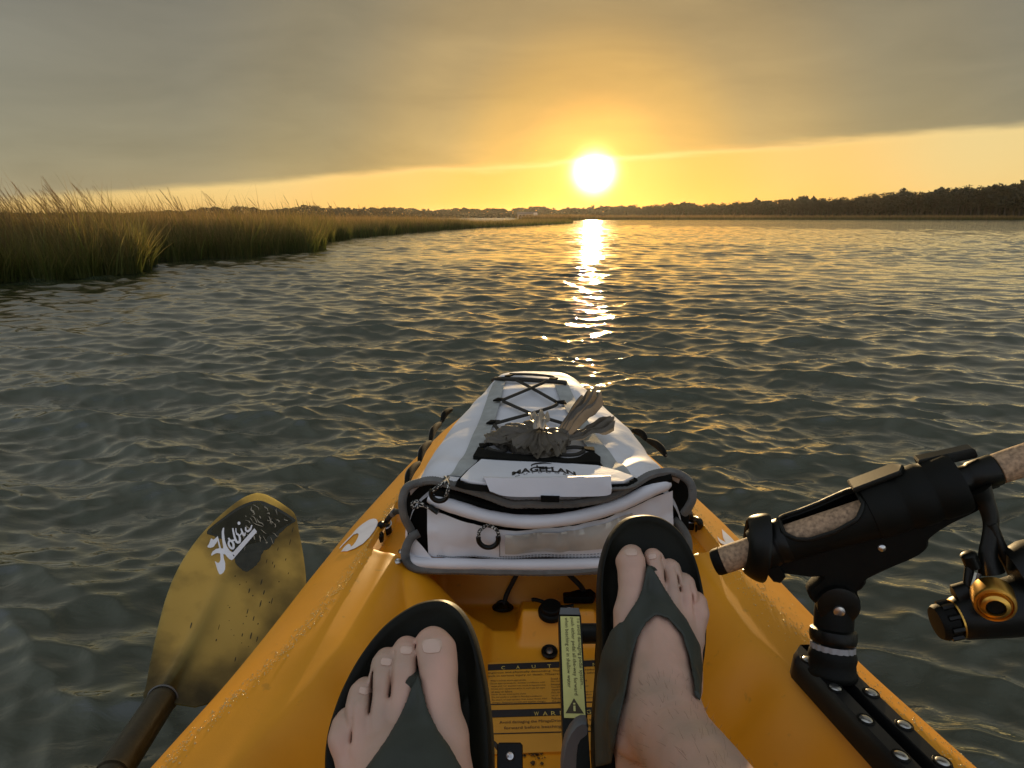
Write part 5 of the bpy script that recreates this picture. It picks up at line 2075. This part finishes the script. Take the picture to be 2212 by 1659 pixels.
def glyph(pts, mb):
    w3 = [on_dish(*lgz(x, y)) for x, y in pts]
    tri = tessellate_polygon([[Vector(p_) for p_ in w3]])
    mb.add(w3, [tuple(t) for t in tri])


lg = MB()
# the script H, its long underline, and the smaller letters
glyph([(190, 800), (235, 735), (285, 600), (300, 595), (345, 630), (400, 595), (440, 555), (462, 535), (490, 640), (545, 850), (600, 860), (605, 830), (565, 560), (565, 420), (590, 330), (620, 312), (628, 330), (622, 450), (645, 640), (690, 790),
       (760, 900), (830, 955), (870, 940), (1410, 330), (1478, 420), (930, 1050), (860, 1140), (815, 1160), (760, 1130), (700, 1070), (655, 1010), (605, 998), (615, 1100), (655, 1250), (650, 1390), (610, 1480), (540, 1528), (500, 1520), (455, 1420),
       (385, 1185), (420, 1200), (450, 1230), (500, 1222), (535, 1140), (525, 985), (440, 970), (360, 1005), (300, 1048), (290, 1010), (330, 930), (420, 865), (500, 850), (455, 650), (420, 720), (350, 815), (270, 840), (200, 825)], lg)


def stroke(pts, w, mb, n=24):
    s3 = smooth_path([A3(x, y, 0) for x, y in pts], n)
    tg = np.gradient(s3, axis=0)
    nn_ = np.stack([-tg[:, 1], tg[:, 0]], -1)
    nn_ /= np.linalg.norm(nn_, axis=1, keepdims=True) + 1e-9
    ww = np.broadcast_to(np.asarray(w, float), (n,))
    L_ = [on_dish(*lgz(*(s3[i, :2] - nn_[i] * ww[i])), .0014) for i in range(n)]
    R_ = [on_dish(*lgz(*(s3[i, :2] + nn_[i] * ww[i])), .0014) for i in range(n)]
    mb.grid(np.array([L_, R_]))


prof_ = lambda a, b_: np.interp(np.linspace(0, 1, 24), [0, .5, 1], [a, b_, a])
stroke([(735, 585), (770, 640), (745, 700), (750, 770), (810, 850), (865, 845), (870, 760), (840, 690), (770, 640), (820, 655), (895, 640)], prof_(22, 30), lg)
stroke([(850, 330), (870, 450), (910, 600), (960, 690), (1020, 690), (1035, 600), (1000, 500), (935, 480)], prof_(18, 34), lg)
stroke([(930, 330), (940, 440), (1000, 520), (1060, 490), (1085, 430)], prof_(12, 16), lg)
stroke([(1060, 340), (1100, 440), (1150, 520), (1175, 440)], prof_(14, 28), lg)
stroke([(1185, 300), (1190, 380), (1240, 410), (1310, 350), (1345, 250)], prof_(16, 30), lg)
c_ = [(1010 + 38 * math.cos(a), 200 + 45 * math.sin(a)) for a in np.linspace(0, 6.283, 13)[:-1]]
glyph(c_, lg)
lg.build('script_lettering', M_WHITE, blade, False)
# shade over the tip painted as a dark patch, streaked with dried scum
shade_pts = [cb(*q) for q in ((730, 300), (806, 232), (902, 163), (976, 129), (1040, 121), (1104, 145), (1172, 182), (1229, 219), (1240, 240), (1195, 268), (1135, 328), (1098, 385), (1062, 408), (1030, 470), (1000, 505), (962, 528), (925, 515), (895, 470), (880, 420), (850, 380), (825, 345), (780, 330))]
w2 = smooth_path([A3(u, v, 0) for u, v in shade_pts], 90, closed=True)
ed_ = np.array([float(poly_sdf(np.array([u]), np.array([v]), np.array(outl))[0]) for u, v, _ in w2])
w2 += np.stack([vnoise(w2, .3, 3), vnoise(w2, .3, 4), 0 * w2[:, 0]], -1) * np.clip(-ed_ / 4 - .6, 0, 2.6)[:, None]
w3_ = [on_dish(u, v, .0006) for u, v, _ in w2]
MB().add(w3_, [tuple(t) for t in tessellate_polygon([[Vector(p_) for p_ in w3_]])]).build('tip_shade', mat('dark_tip_shade', (.022, .022, .015), .16, var=.3, vscale=60, bump=.2, bscale=90), blade, True)
rg = np.random.default_rng(31)
sm_ = MB()
for j in range(46):
    u0, v0 = cb(rg.uniform(930, 1210), rg.uniform(140, 400))
    if poly_sdf(np.array([u0]), np.array([v0]), w2[:, :2])[0] > -6:
        continue
    a_ = rg.normal(1.0, .35)
    ln = rg.uniform(6, 20)
    pts_ = smooth_path([A3(u0 + math.cos(a_) * ln * t + rg.normal(0, 1.6), v0 + math.sin(a_) * ln * t + rg.normal(0, 1.6), 0) for t in (-.5, -.2, .2, .5)], 10)
    tg_ = np.gradient(pts_, axis=0)
    nn_ = np.stack([-tg_[:, 1], tg_[:, 0]], -1)
    nn_ /= np.linalg.norm(nn_, axis=1, keepdims=True) + 1e-9
    ww = np.sin(np.linspace(.1, 3.0, 10)) * rg.uniform(.5, 1.5)
    try:
        sm_.grid(np.array([[on_dish(*(pts_[i, :2] + sg * nn_[i] * ww[i]), .0011) for i in range(10)] for sg in (-1, 1)]))
    except Exception:
        pass
o = sm_.build('dried_scum', mat('dried_scum', (.30, .26, .19), .7, var=.25, vscale=200), blade, False)
o['kind'] = 'stuff'
dr = MB()
rg = np.random.default_rng(9)
for j in range(42):
    x, y = rg.uniform(760, 1230), rg.uniform(330, 1030)
    if j < 26:
        x, y = (975, 640, 1058, 1040, 935, 985, 1020, 1050, 1025, 1185, 1210, 1120, 1110, 1225, 940, 895, 800, 785, 1000, 1060, 965, 1045, 1105, 1075, 1140, 1200)[j], (640, 840, 650, 715, 895, 900, 920, 960, 965, 460, 360, 500, 480, 290, 830, 1035, 850, 925, 800, 650, 760, 590, 700, 470, 400, 540)[j]
    u, v = cb(x, y)
    ln, wd_ = (rg.uniform(4, 16) if j < 26 else rg.uniform(1, 4)), rg.uniform(.7, 1.6)
    pts = [on_dish(u + math.cos(a) * wd_ - math.sin(a) * ln * .12, v + math.sin(a) * ln * .5, .0010) for a in np.linspace(0, 6.283, 11)[:-1]]
    dr.add(pts, [tuple(range(10))])
o = dr.build('water_drops', M_DROP, blade, False)
o['kind'] = 'stuff'
sh0 = nk - pa * -.006 + pn * .008
sh1 = P(232, 1690, .745)
sdv = unit(sh1 - sh0)
far_end = sh1 + sdv * .75
MB().tube([sh0 - sdv * .01, sh1, far_end], [.0178, .0172, .0170], 24).build('shaft', M_SHAFT, paddle)
rb_ = MB()
mb = MB()
n_r = 36
pth = np.array([sh0 + sdv * (.006 + .0042 * i) for i in range(n_r)])
mb.tube(pth, .0186, 24, ribs=.035).build('ribbed_grip', M_SHAFT, paddle)
ring = [sh0 - sdv * .004 + (unit(np.cross(sdv, A3(0, 0, 1))) * math.cos(a) + unit(np.cross(sdv, np.cross(sdv, A3(0, 0, 1)))) * math.sin(a)) * .0190 for a in np.linspace(0, 6.283, 33)[:-1]]
MB().tube(ring, .0012, 8, closed=True).build('ferrule_ring', M_BIND, paddle)

# ------------------------------------------------------------------ feet and flip-flops
class Foot:
    """Sole plane and local axes (w across, l to the toes, n up off the sole towards the camera)."""

    def __init__(s, U, V, t, pitch, yaw=0.0):
        s.o = P(U, V, t)
        s.depth = t
        p = math.radians(pitch)
        s.eL = unit(A3(0, math.sin(p), math.cos(p)))
        s.eN = unit(A3(0, -math.cos(p), math.sin(p)))
        s.eW = unit(np.cross(s.eL, s.eN))
        if s.eW[0] < 0:
            s.eW = -s.eW
        if yaw:
            c, n_ = math.cos(yaw), math.sin(yaw)
            s.eW, s.eN = s.eW * c + s.eN * n_, s.eN * c - s.eW * n_

    def at(s, U, V, n=0.0):
        a = ray(U, V)
        c = s.o + s.eN * n
        q = EYE + a * (((c - EYE) @ s.eN) / (a @ s.eN)) - s.o
        return A3(q @ s.eW, q @ s.eL, n)

    def at2(s, U, V, n=0.0):
        return s.at(U, V, n)[:2]

    def world(s, v):
        v = np.asarray(v, float)
        return s.o + v[..., 0:1] * s.eW + v[..., 1:2] * s.eL + v[..., 2:3] * s.eN

    def local(s, p):
        q = np.asarray(p, float) - s.o
        return A3(q @ s.eW, q @ s.eL, q @ s.eN)


def make_sole(ft, outline, name, label):
    th = thing(name, label, 'flip-flop', ft.world(A3(0, 0, 0)), 'flip-flops on the paddler')
    p2 = smooth_path([A3(*ft.at2(*q), 0) for q in outline], 120, closed=True)[:, :2]
    c = p2.mean(0)
    d_ = p2 - c
    rad = np.linalg.norm(d_, axis=1, keepdims=True)
    un = d_ / rad

    def ring(off, n, n_toe=0.0):
        q = c + un * (rad + off)
        k_ = np.clip((q[:, 1] - c[1]) / .1, 0, 1) ** 2
        return np.c_[q, n + n_toe * k_]
    rings = [ring(-.050, -.029), ring(-.006, -.030), ring(-.0012, -.027), ring(.0004, -.018), ring(-.0012, -.006), ring(-.002, .0), ring(-.0035, .0028), ring(-.0062, .0030), ring(-.0095, .0012), ring(-.016, -.0012)]
    for f in (.75, .5, .25, .04):
        q = c + d_ * f
        rings.append(np.c_[q, np.full(len(q), -.0022)])
    R3 = np.array(rings)
    G3 = ft.world(np.concatenate([R3, R3[:, :1]], 1))
    mb = MB().grid(G3)
    o = mb.build('sole', M_SOLE, th)
    return th, p2


def foot_mesh(ft, body, toes, kb, kt, lo, hi, h=.0017, tendons=(), gaps=()):
    def fn(p):
        b_ = None
        for a, c, ra, rb in body:
            e = cone_sdf(p, a, c, ra, rb)
            b_ = e if b_ is None else smin(b_, e, kb)
        for a, c, ra, rb in tendons:
            b_ = smin(b_, cone_sdf(p, a, c, ra, rb), .007)
        t_ = None
        for toe in toes:
            e1 = None
            for a, c, ra, rb in toe:
                e = cone_sdf(p, a, c, ra * .985, rb * .985)
                e1 = e if e1 is None else smin(e1, e, .006)
            t_ = e1 if t_ is None else smin(t_, e1, .0016)
        d_ = smin(b_, t_, kt)
        for (ax_, ay_), (bx_, by_), r0, r1 in gaps:          # slits between neighbouring toes
            ex_, ey_ = bx_ - ax_, by_ - ay_
            tt_ = np.clip(((p[..., 0] - ax_) * ex_ + (p[..., 1] - ay_) * ey_) / (ex_ * ex_ + ey_ * ey_), 0, 1)
            sl = np.hypot(p[..., 0] - ax_ - tt_ * ex_, p[..., 1] - ay_ - tt_ * ey_) - (r0 + (r1 - r0) * tt_)
            d_ = -smin(-d_, sl, .0032)
        return d_ + vnoise(p, 45, 7) * .0007 + vnoise(p, 120, 8) * .00025
    v, q = sdf_obj(fn, lo, hi, h, lambda x: x)
    return fn, v, q


def strap_mesh(ft, base_fn, poly, holes, thick, lo, hi, h=.0017, skirt=None, lift=0.0):
    def fn(p):
        f = base_fn(p)
        if skirt is not None:
            f = smin(f, skirt(p), .022)
        sh = np.maximum(f - thick, -(f - thick * .15))
        wp = ft.world(p) - EYE                     # cut along the sight lines the outline was measured on
        dep = wp @ CF
        m_ = poly_sdf(1106 + FPX * wp[..., 0] / dep, 829.5 + FPX * (wp @ CD) / dep, poly) / (FPX / ft.depth)
        k_ = .004
        hh_ = np.clip(.5 - .5 * (m_ - sh) / k_, 0, 1)
        d_ = m_ * (1 - hh_) + sh * hh_ + k_ * hh_ * (1 - hh_)
        return np.maximum(d_, -(p[..., 2] + .001))
    return sdf_obj(fn, lo, hi, h, lambda x: x)


def nail(ft, fn, cw, cl, wd_, ln, turn, par):
    """Thin curved plate laid on the toe."""
    n1, n2 = 9, 9
    g = np.zeros((n1, n2, 3))
    c, s = math.cos(turn), math.sin(turn)
    for i in range(n1):
        for j in range(n2):
            a, b_ = (i / 4 - 1), (j / 4 - 1)
            k_ = 1 - .18 * max(0, -b_) * a * a
            x, y = a * wd_ * .5 * k_ * (1 - .25 * abs(b_) ** 3), b_ * ln * .5 * (1 - .22 * a * a)
            w0, l0 = cw + x * c - y * s, cl + x * s + y * c
            nn_ = np.linspace(.060, .0, 121)
            f = fn(np.stack([np.full(121, w0), np.full(121, l0), nn_], -1))
            k0 = np.argmax(f < 0)
            z = nn_[k0] if f[k0] < 0 else .01
            edge_ = max(abs(a), abs(b_))
            g[i, j] = (w0, l0, z + .0011 - .0022 * (edge_ > .99))
    mb = MB().grid(ft.world(g))
    return mb.build('toenail', M_NAIL, par)


person = thing('person', 'paddler of whom only two bare feet in dark flip-flops show, pedals under the soles', 'person', (KX, .1, .2))
BV, BQ = [], []


def add_body(v, q):
    o_ = sum(len(x) for x in BV)
    BV.append(v)
    BQ.append(q + o_)


# ---- left foot (image left)
LF = Foot(880, 1560, .463, 39.0)
lout = [(940, 1289), (975, 1296), (1005, 1325), (1028, 1375), (1044, 1440), (1056, 1510), (1064, 1590), (1066, 1680), (1058, 1800), (1040, 1960), (1010, 2120), (950, 2220), (860, 2230), (790, 2140), (750, 1990), (718, 1840), (700, 1740), (695, 1660), (699, 1600), (712, 1545), (738, 1478), (778, 1408), (830, 1345), (890, 1303)]
lff, lpoly = make_sole(LF, lout, 'flip_flop', 'left dark foam flip-flop, the nearer one with its whole toe arc in view')
q_ = lambda U, V, n: LF.at(U, V, n)
# toes: from the ball to the tip; radii in metres
ltoes = [
    [(q_(950, 1560, .020), q_(945, 1440, .016), .0145, .0122), (q_(945, 1440, .016), q_(937, 1404, .0145), .0125, .0142), (q_(937, 1404, .0145), q_(933, 1387, .012), .0140, .0095)],
    [(q_(868, 1540, .018), q_(873, 1445, .017), .0105, .0090), (q_(873, 1445, .017), q_(879, 1410, .0115), .0090, .0098), (q_(879, 1410, .0115), q_(880, 1399, .0095), .0095, .0070)],
    [(q_(826, 1560, .017), q_(826, 1470, .0165), .0102, .0086), (q_(826, 1470, .0165), q_(836, 1434, .011), .0086, .0094), (q_(836, 1434, .011), q_(838, 1424, .009), .0090, .0066)],
    [(q_(782, 1610, .016), q_(780, 1530, .0160), .0104, .0088), (q_(780, 1530, .0160), q_(789, 1497, .011), .0088, .0095), (q_(789, 1497, .011), q_(792, 1488, .009), .0090, .0066)],
    [(q_(764, 1665, .013), q_(744, 1595, .0125), .0108, .0090), (q_(744, 1595, .0125), q_(751, 1563, .009), .0090, .0086), (q_(751, 1563, .009), q_(754, 1551, .0078), .0082, .0060)],
]
lbody = [
    (q_(958, 1600, .019), q_(960, 1680, .022), .0165, .0185),
    (q_(900, 1600, .022), q_(905, 1700, .032), .0150, .0200),
    (q_(850, 1615, .021), q_(868, 1720, .030), .0150, .0200),
    (q_(812, 1650, .018), q_(835, 1740, .026), .0145, .0190),
    (q_(786, 1690, .015), q_(820, 1790, .020), .0120, .0170),
    (q_(895, 1700, .034), q_(890, 1900, .062), .0250, .0330),
    (q_(930, 1690, .026), q_(905, 1950, .040), .0220, .0300),
    (q_(890, 1900, .055), q_(880, 2080, .030), .0330, .0320),
]
lo = LF.at(690, 2160, 0) * A3(1, 1, 0) + A3(-.01, .02, -.004)
hi = LF.at(1040, 1340, 0) * A3(1, 1, 0) + A3(.01, .004, .10)
lfn, v, q = foot_mesh(LF, lbody, ltoes, .011, .0055, lo, hi, .0014, [], [(LF.at2(u0, v0, .018), LF.at2(u1, v1, .018), r0, r1) for u0, v0, u1, v1, r0, r1 in ((903, 1462, 899, 1392, .0010, .0006), (842, 1505, 853, 1410, .0005, .0002), (799, 1540, 806, 1450, .0010, .0003), (760, 1604, 767, 1518, .0008, .0003))])
add_body(LF.world(v), q)
lst = [(u, v_) for u, v_ in ((903, 1452), (911, 1473), (925, 1528), (949, 1577), (972, 1609), (997, 1652), (1030, 1720), (1062, 1800), (900, 1830), (700, 1800), (745, 1710), (790, 1655), (832, 1597), (858, 1552), (876, 1513), (889, 1477))]
v, q = strap_mesh(LF, lfn, lst, [], .0046, A3(lo[0], LF.at2(880, 1800, 0)[1], -.004), A3(hi[0], LF.at2(900, 1435, 0)[1], .085))
ls_ = quads_obj('strap', LF.world(v), q, M_STRAP, lff)
tpost = LF.at(904, 1462, 0)
MB().tube([LF.world(tpost + A3(0, 0, -.002)), LF.world(tpost + A3(0, -.001, .016)), LF.world(tpost + A3(.000, -.006, .026))], [.0062, .0058, .0055], 12).build('toe_post', M_STRAP, lff)
for (u, v_, n, w0, l0, tn_) in ((934, 1396, .026, .0162, .0118, .02), (879, 1405, .020, .0104, .0066, -.05), (836, 1430, .019, .0096, .0062, -.12), (788, 1492, .019, .0084, .0056, -.25)):
    c = LF.at2(u, v_, n)
    nail(LF, lfn, c[0], c[1], w0, l0, tn_, person)

# ---- right foot
RF = Foot(1400, 1330, .685, 33.0)
rout = [(1392, 1108), (1432, 1116), (1470, 1145), (1500, 1195), (1518, 1255), (1528, 1320), (1529, 1390), (1520, 1460), (1508, 1540), (1500, 1620), (1495, 1700), (1470, 1790), (1410, 1830), (1340, 1815), (1296, 1750), (1282, 1660), (1282, 1560), (1289, 1470), (1293, 1400), (1293, 1330), (1293, 1270), (1299, 1210), (1318, 1155), (1350, 1118)]
rff, rpoly = make_sole(RF, rout, 'flip_flop', 'right dark foam flip-flop, the farther one overlapping the white bag')
q_ = lambda U, V, n: RF.at(U, V, n)
rtoes = [
    [(q_(1366, 1315, .021), q_(1366, 1248, .017), .0160, .0130), (q_(1366, 1248, .017), q_(1364, 1212, .0150), .0132, .0148), (q_(1364, 1212, .0150), q_(1364, 1198, .012), .0146, .0098)],
    [(q_(1420, 1300, .020), q_(1416, 1235, .0165), .0105, .0088), (q_(1416, 1235, .0165), q_(1411, 1207, .0115), .0090, .0098), (q_(1411, 1207, .0115), q_(1409, 1202, .0095), .0094, .0070)],
    [(q_(1450, 1320, .019), q_(1455, 1256, .0165), .0102, .0088), (q_(1455, 1256, .0165), q_(1448, 1229, .011), .0088, .0092), (q_(1448, 1229, .011), q_(1445, 1223, .009), .0088, .0066)],
    [(q_(1480, 1340, .018), q_(1486, 1288, .0165), .0104, .0088), (q_(1486, 1288, .0165), q_(1478, 1261, .011), .0088, .0095), (q_(1478, 1261, .011), q_(1475, 1254, .009), .0090, .0066)],
    [(q_(1498, 1380, .016), q_(1509, 1324, .014), .0110, .0092), (q_(1509, 1324, .014), q_(1505, 1300, .0095), .0090, .0088), (q_(1505, 1300, .0095), q_(1503, 1292, .008), .0084, .0060)],
]
rankle = RF.at(1440, 1570, .095)
rknee = RF.local(A3(.175, .05, .50))
rbody = [
    (q_(1366, 1330, .021), q_(1372, 1420, .026), .0180, .0200),
    (q_(1408, 1330, .024), q_(1416, 1420, .040), .0150, .0200),
    (q_(1440, 1340, .023), q_(1440, 1420, .038), .0150, .0200),
    (q_(1470, 1360, .020), q_(1462, 1440, .032), .0140, .0190),
    (q_(1490, 1390, .016), q_(1476, 1480, .024), .0125, .0180),
    (q_(1422, 1400, .040), q_(1430, 1510, .072), .0240, .0300),
    (q_(1400, 1450, .030), q_(1400, 1580, .040), .0260, .0320),
    (q_(1440, 1460, .030), q_(1430, 1620, .035), .0240, .0330),
    (q_(1430, 1510, .068), rankle, .0290, .0310),
    (q_(1420, 1600, .055), q_(1410, 1700, .034), .0340, .0340),
    (rankle, rankle + (rknee - rankle) * .42, .0315, .0350),
    (q_(1352, 1560, .078), q_(1360, 1600, .080), .0120, .0130),
    (q_(1492, 1570, .070), q_(1485, 1600, .072), .0120, .0130),
]
lo = A3(RF.at2(1290, 1500, 0)[0] - .01, RF.at2(1400, 1800, 0)[1], -.004)
hi = A3(RF.at2(1560, 1400, 0)[0] + .06, RF.at2(1400, 1180, 0)[1] + .008, .235)
rfn, v, q = foot_mesh(RF, rbody, rtoes, .012, .0055, lo, hi, .0018, [(q_(u0, v0, n0), q_(u1, v1, n1), .0042, .0046) for u0, v0, n0, u1, v1, n1 in ((1372, 1330, .036, 1412, 1480, .078), (1414, 1330, .040, 1424, 1480, .088), (1446, 1340, .038, 1440, 1480, .088), (1474, 1360, .033, 1458, 1490, .080))], [(RF.at2(u0, v0, .018), RF.at2(u1, v1, .018), r0, r1) for u0, v0, u1, v1, r0, r1 in ((1398, 1230, 1388, 1190, .0010, .0006), (1437, 1255, 1428, 1203, .0008, .0003), (1468, 1276, 1458, 1228, .0013, .0003), (1497, 1322, 1490, 1262, .0008, .0003))])
add_body(RF.world(v), q)
rst = [(u, v_) for u, v_ in ((1398, 1218), (1409, 1223), (1436, 1268), (1458, 1303), (1485, 1338), (1514, 1394), (1520, 1440), (1516, 1500), (1508, 1570), (1500, 1640), (1488, 1660), (1496, 1560), (1499, 1480), (1488, 1420), (1472, 1370), (1442, 1337), (1417, 1330), (1398, 1345), (1378, 1380), (1366, 1420), (1354, 1490), (1336, 1575), (1322, 1650), (1285, 1660), (1283, 1560), (1287, 1470), (1298, 1410), (1318, 1362), (1338, 1342), (1345, 1342), (1360, 1318), (1374, 1298), (1386, 1272), (1393, 1240))]


def rskirt(p):
    w0, w1 = RF.at2(1300, 1450, 0)[0], RF.at2(1515, 1450, 0)[0]
    a = cone_sdf(p, A3(w0 + .004, RF.at2(1300, 1390, 0)[1], .004), A3(w0 + .004, RF.at2(1300, 1680, 0)[1], .008), .008, .012)
    b_ = cone_sdf(p, A3(w1 - .006, RF.at2(1515, 1400, 0)[1], .004), A3(w1 - .010, RF.at2(1515, 1680, 0)[1], .008), .008, .012)
    return np.minimum(a, b_)


v, q = strap_mesh(RF, rfn, rst, [], .0050, A3(lo[0] - .004, RF.at2(1400, 1670, 0)[1], -.004), A3(RF.at2(1540, 1400, 0)[0], RF.at2(1400, 1200, 0)[1], .11), .0017, rskirt)
quads_obj('strap', RF.world(v), q, M_STRAP, rff)
tpost = RF.at(1398, 1228, 0)
MB().tube([RF.world(tpost + A3(0, 0, -.002)), RF.world(tpost + A3(0, -.001, .016)), RF.world(tpost + A3(.000, -.006, .026))], [.0062, .0058, .0055], 12).build('toe_post', M_STRAP, rff)
for (u, v_, n, w0, l0, tn_) in ((1362, 1193, .024, .0152, .0100, .04), (1407, 1203, .018, .0105, .0066, .2)):
    c = RF.at2(u, v_, n)
    nail(RF, rfn, c[0], c[1], w0, l0, tn_, person)
# legs behind the camera's lower edge: calves, knees and thighs, one body with the feet
legs = MB()
rk = RF.world(rankle + (rknee - rankle) * .34)
rkn = A3(.175, .05, .50)
legs.tube(smooth_path([rk, (rk + rkn) / 2 + A3(0, -.015, -.02), rkn, A3(.25, -.18, .40), A3(.16, -.50, .30)], 30), np.interp(np.linspace(0, 1, 30), [0, .25, .5, .75, 1], [.040, .056, .058, .072, .085]), 18)
la_ = LF.world(LF.at(890, 1960, .058))
lkn = A3(-.16, -.03, .60)
legs.tube(smooth_path([la_, (la_ + lkn) / 2 + A3(0, -.01, -.03), lkn, A3(-.10, -.24, .44), A3(-.04, -.50, .30)], 30), np.interp(np.linspace(0, 1, 30), [0, .25, .5, .75, 1], [.040, .056, .058, .072, .085]), 18)
lv_ = np.array(legs.v)
lq_ = np.array([f for f in legs.f if len(f) == 4])
add_body(lv_, lq_)
body = quads_obj('body', np.vstack(BV), np.vstack(BQ), M_SKIN, person)
# fine hair on the right shin and instep
hm = MB()
rgh = np.random.default_rng(23)
cnt = 0
while cnt < 420:
    t_ = rgh.uniform(-.25, 1.0)
    a_ = rgh.uniform(0, 6.283)
    c_ = rankle + (rknee - rankle) * (.42 * max(t_, 0)) + (A3(0, .07, -.03) * -min(t_, 0))
    d_ = A3(math.cos(a_), 0, 0) + unit(np.cross(rknee - rankle, A3(1, 0, 0))) * math.sin(a_)
    d_ = unit(d_)
    ss = np.linspace(0, .075, 76)
    fv_ = rfn(c_[None] + d_[None] * ss[:, None])
    k0 = np.argmax(fv_ > 0)
    if fv_[0] > 0 or k0 == 0:
        continue
    b0_ = RF.world(c_ + d_ * (ss[k0] - .0005))
    dn = unit(RF.world(c_ + d_) - RF.world(c_))
    along = unit(RF.world(rankle) - RF.world(rknee))
    tip = unit(dn * .7 + along * 1.0 + rgh.normal(0, .35, 3))
    ln = rgh.uniform(.004, .009)
    hm.tube([b0_, b0_ + tip * ln * .5 + dn * .001, b0_ + tip * ln], [.00009, .00008, .00003], 3, caps=False)
    cnt += 1
o = hm.build('leg_hair', mat('leg_hair', (.17, .11, .07), .6), person)
o['kind'] = 'stuff'
# pedal plates under the soles
for ft, u0, v0 in ((LF, 880, 1650), (RF, 1400, 1470)):
    c = ft.at(u0, v0, 0)
    pts = [ft.world(A3(c[0] + math.cos(a) * .036, c[1] + math.sin(a) * .085, -.032)) for a in np.linspace(0, 6.283, 25)[:-1]]
    MB().prism(pts, -ft.eN * .014, .003).build('pedal', M_BLACKM, drive)
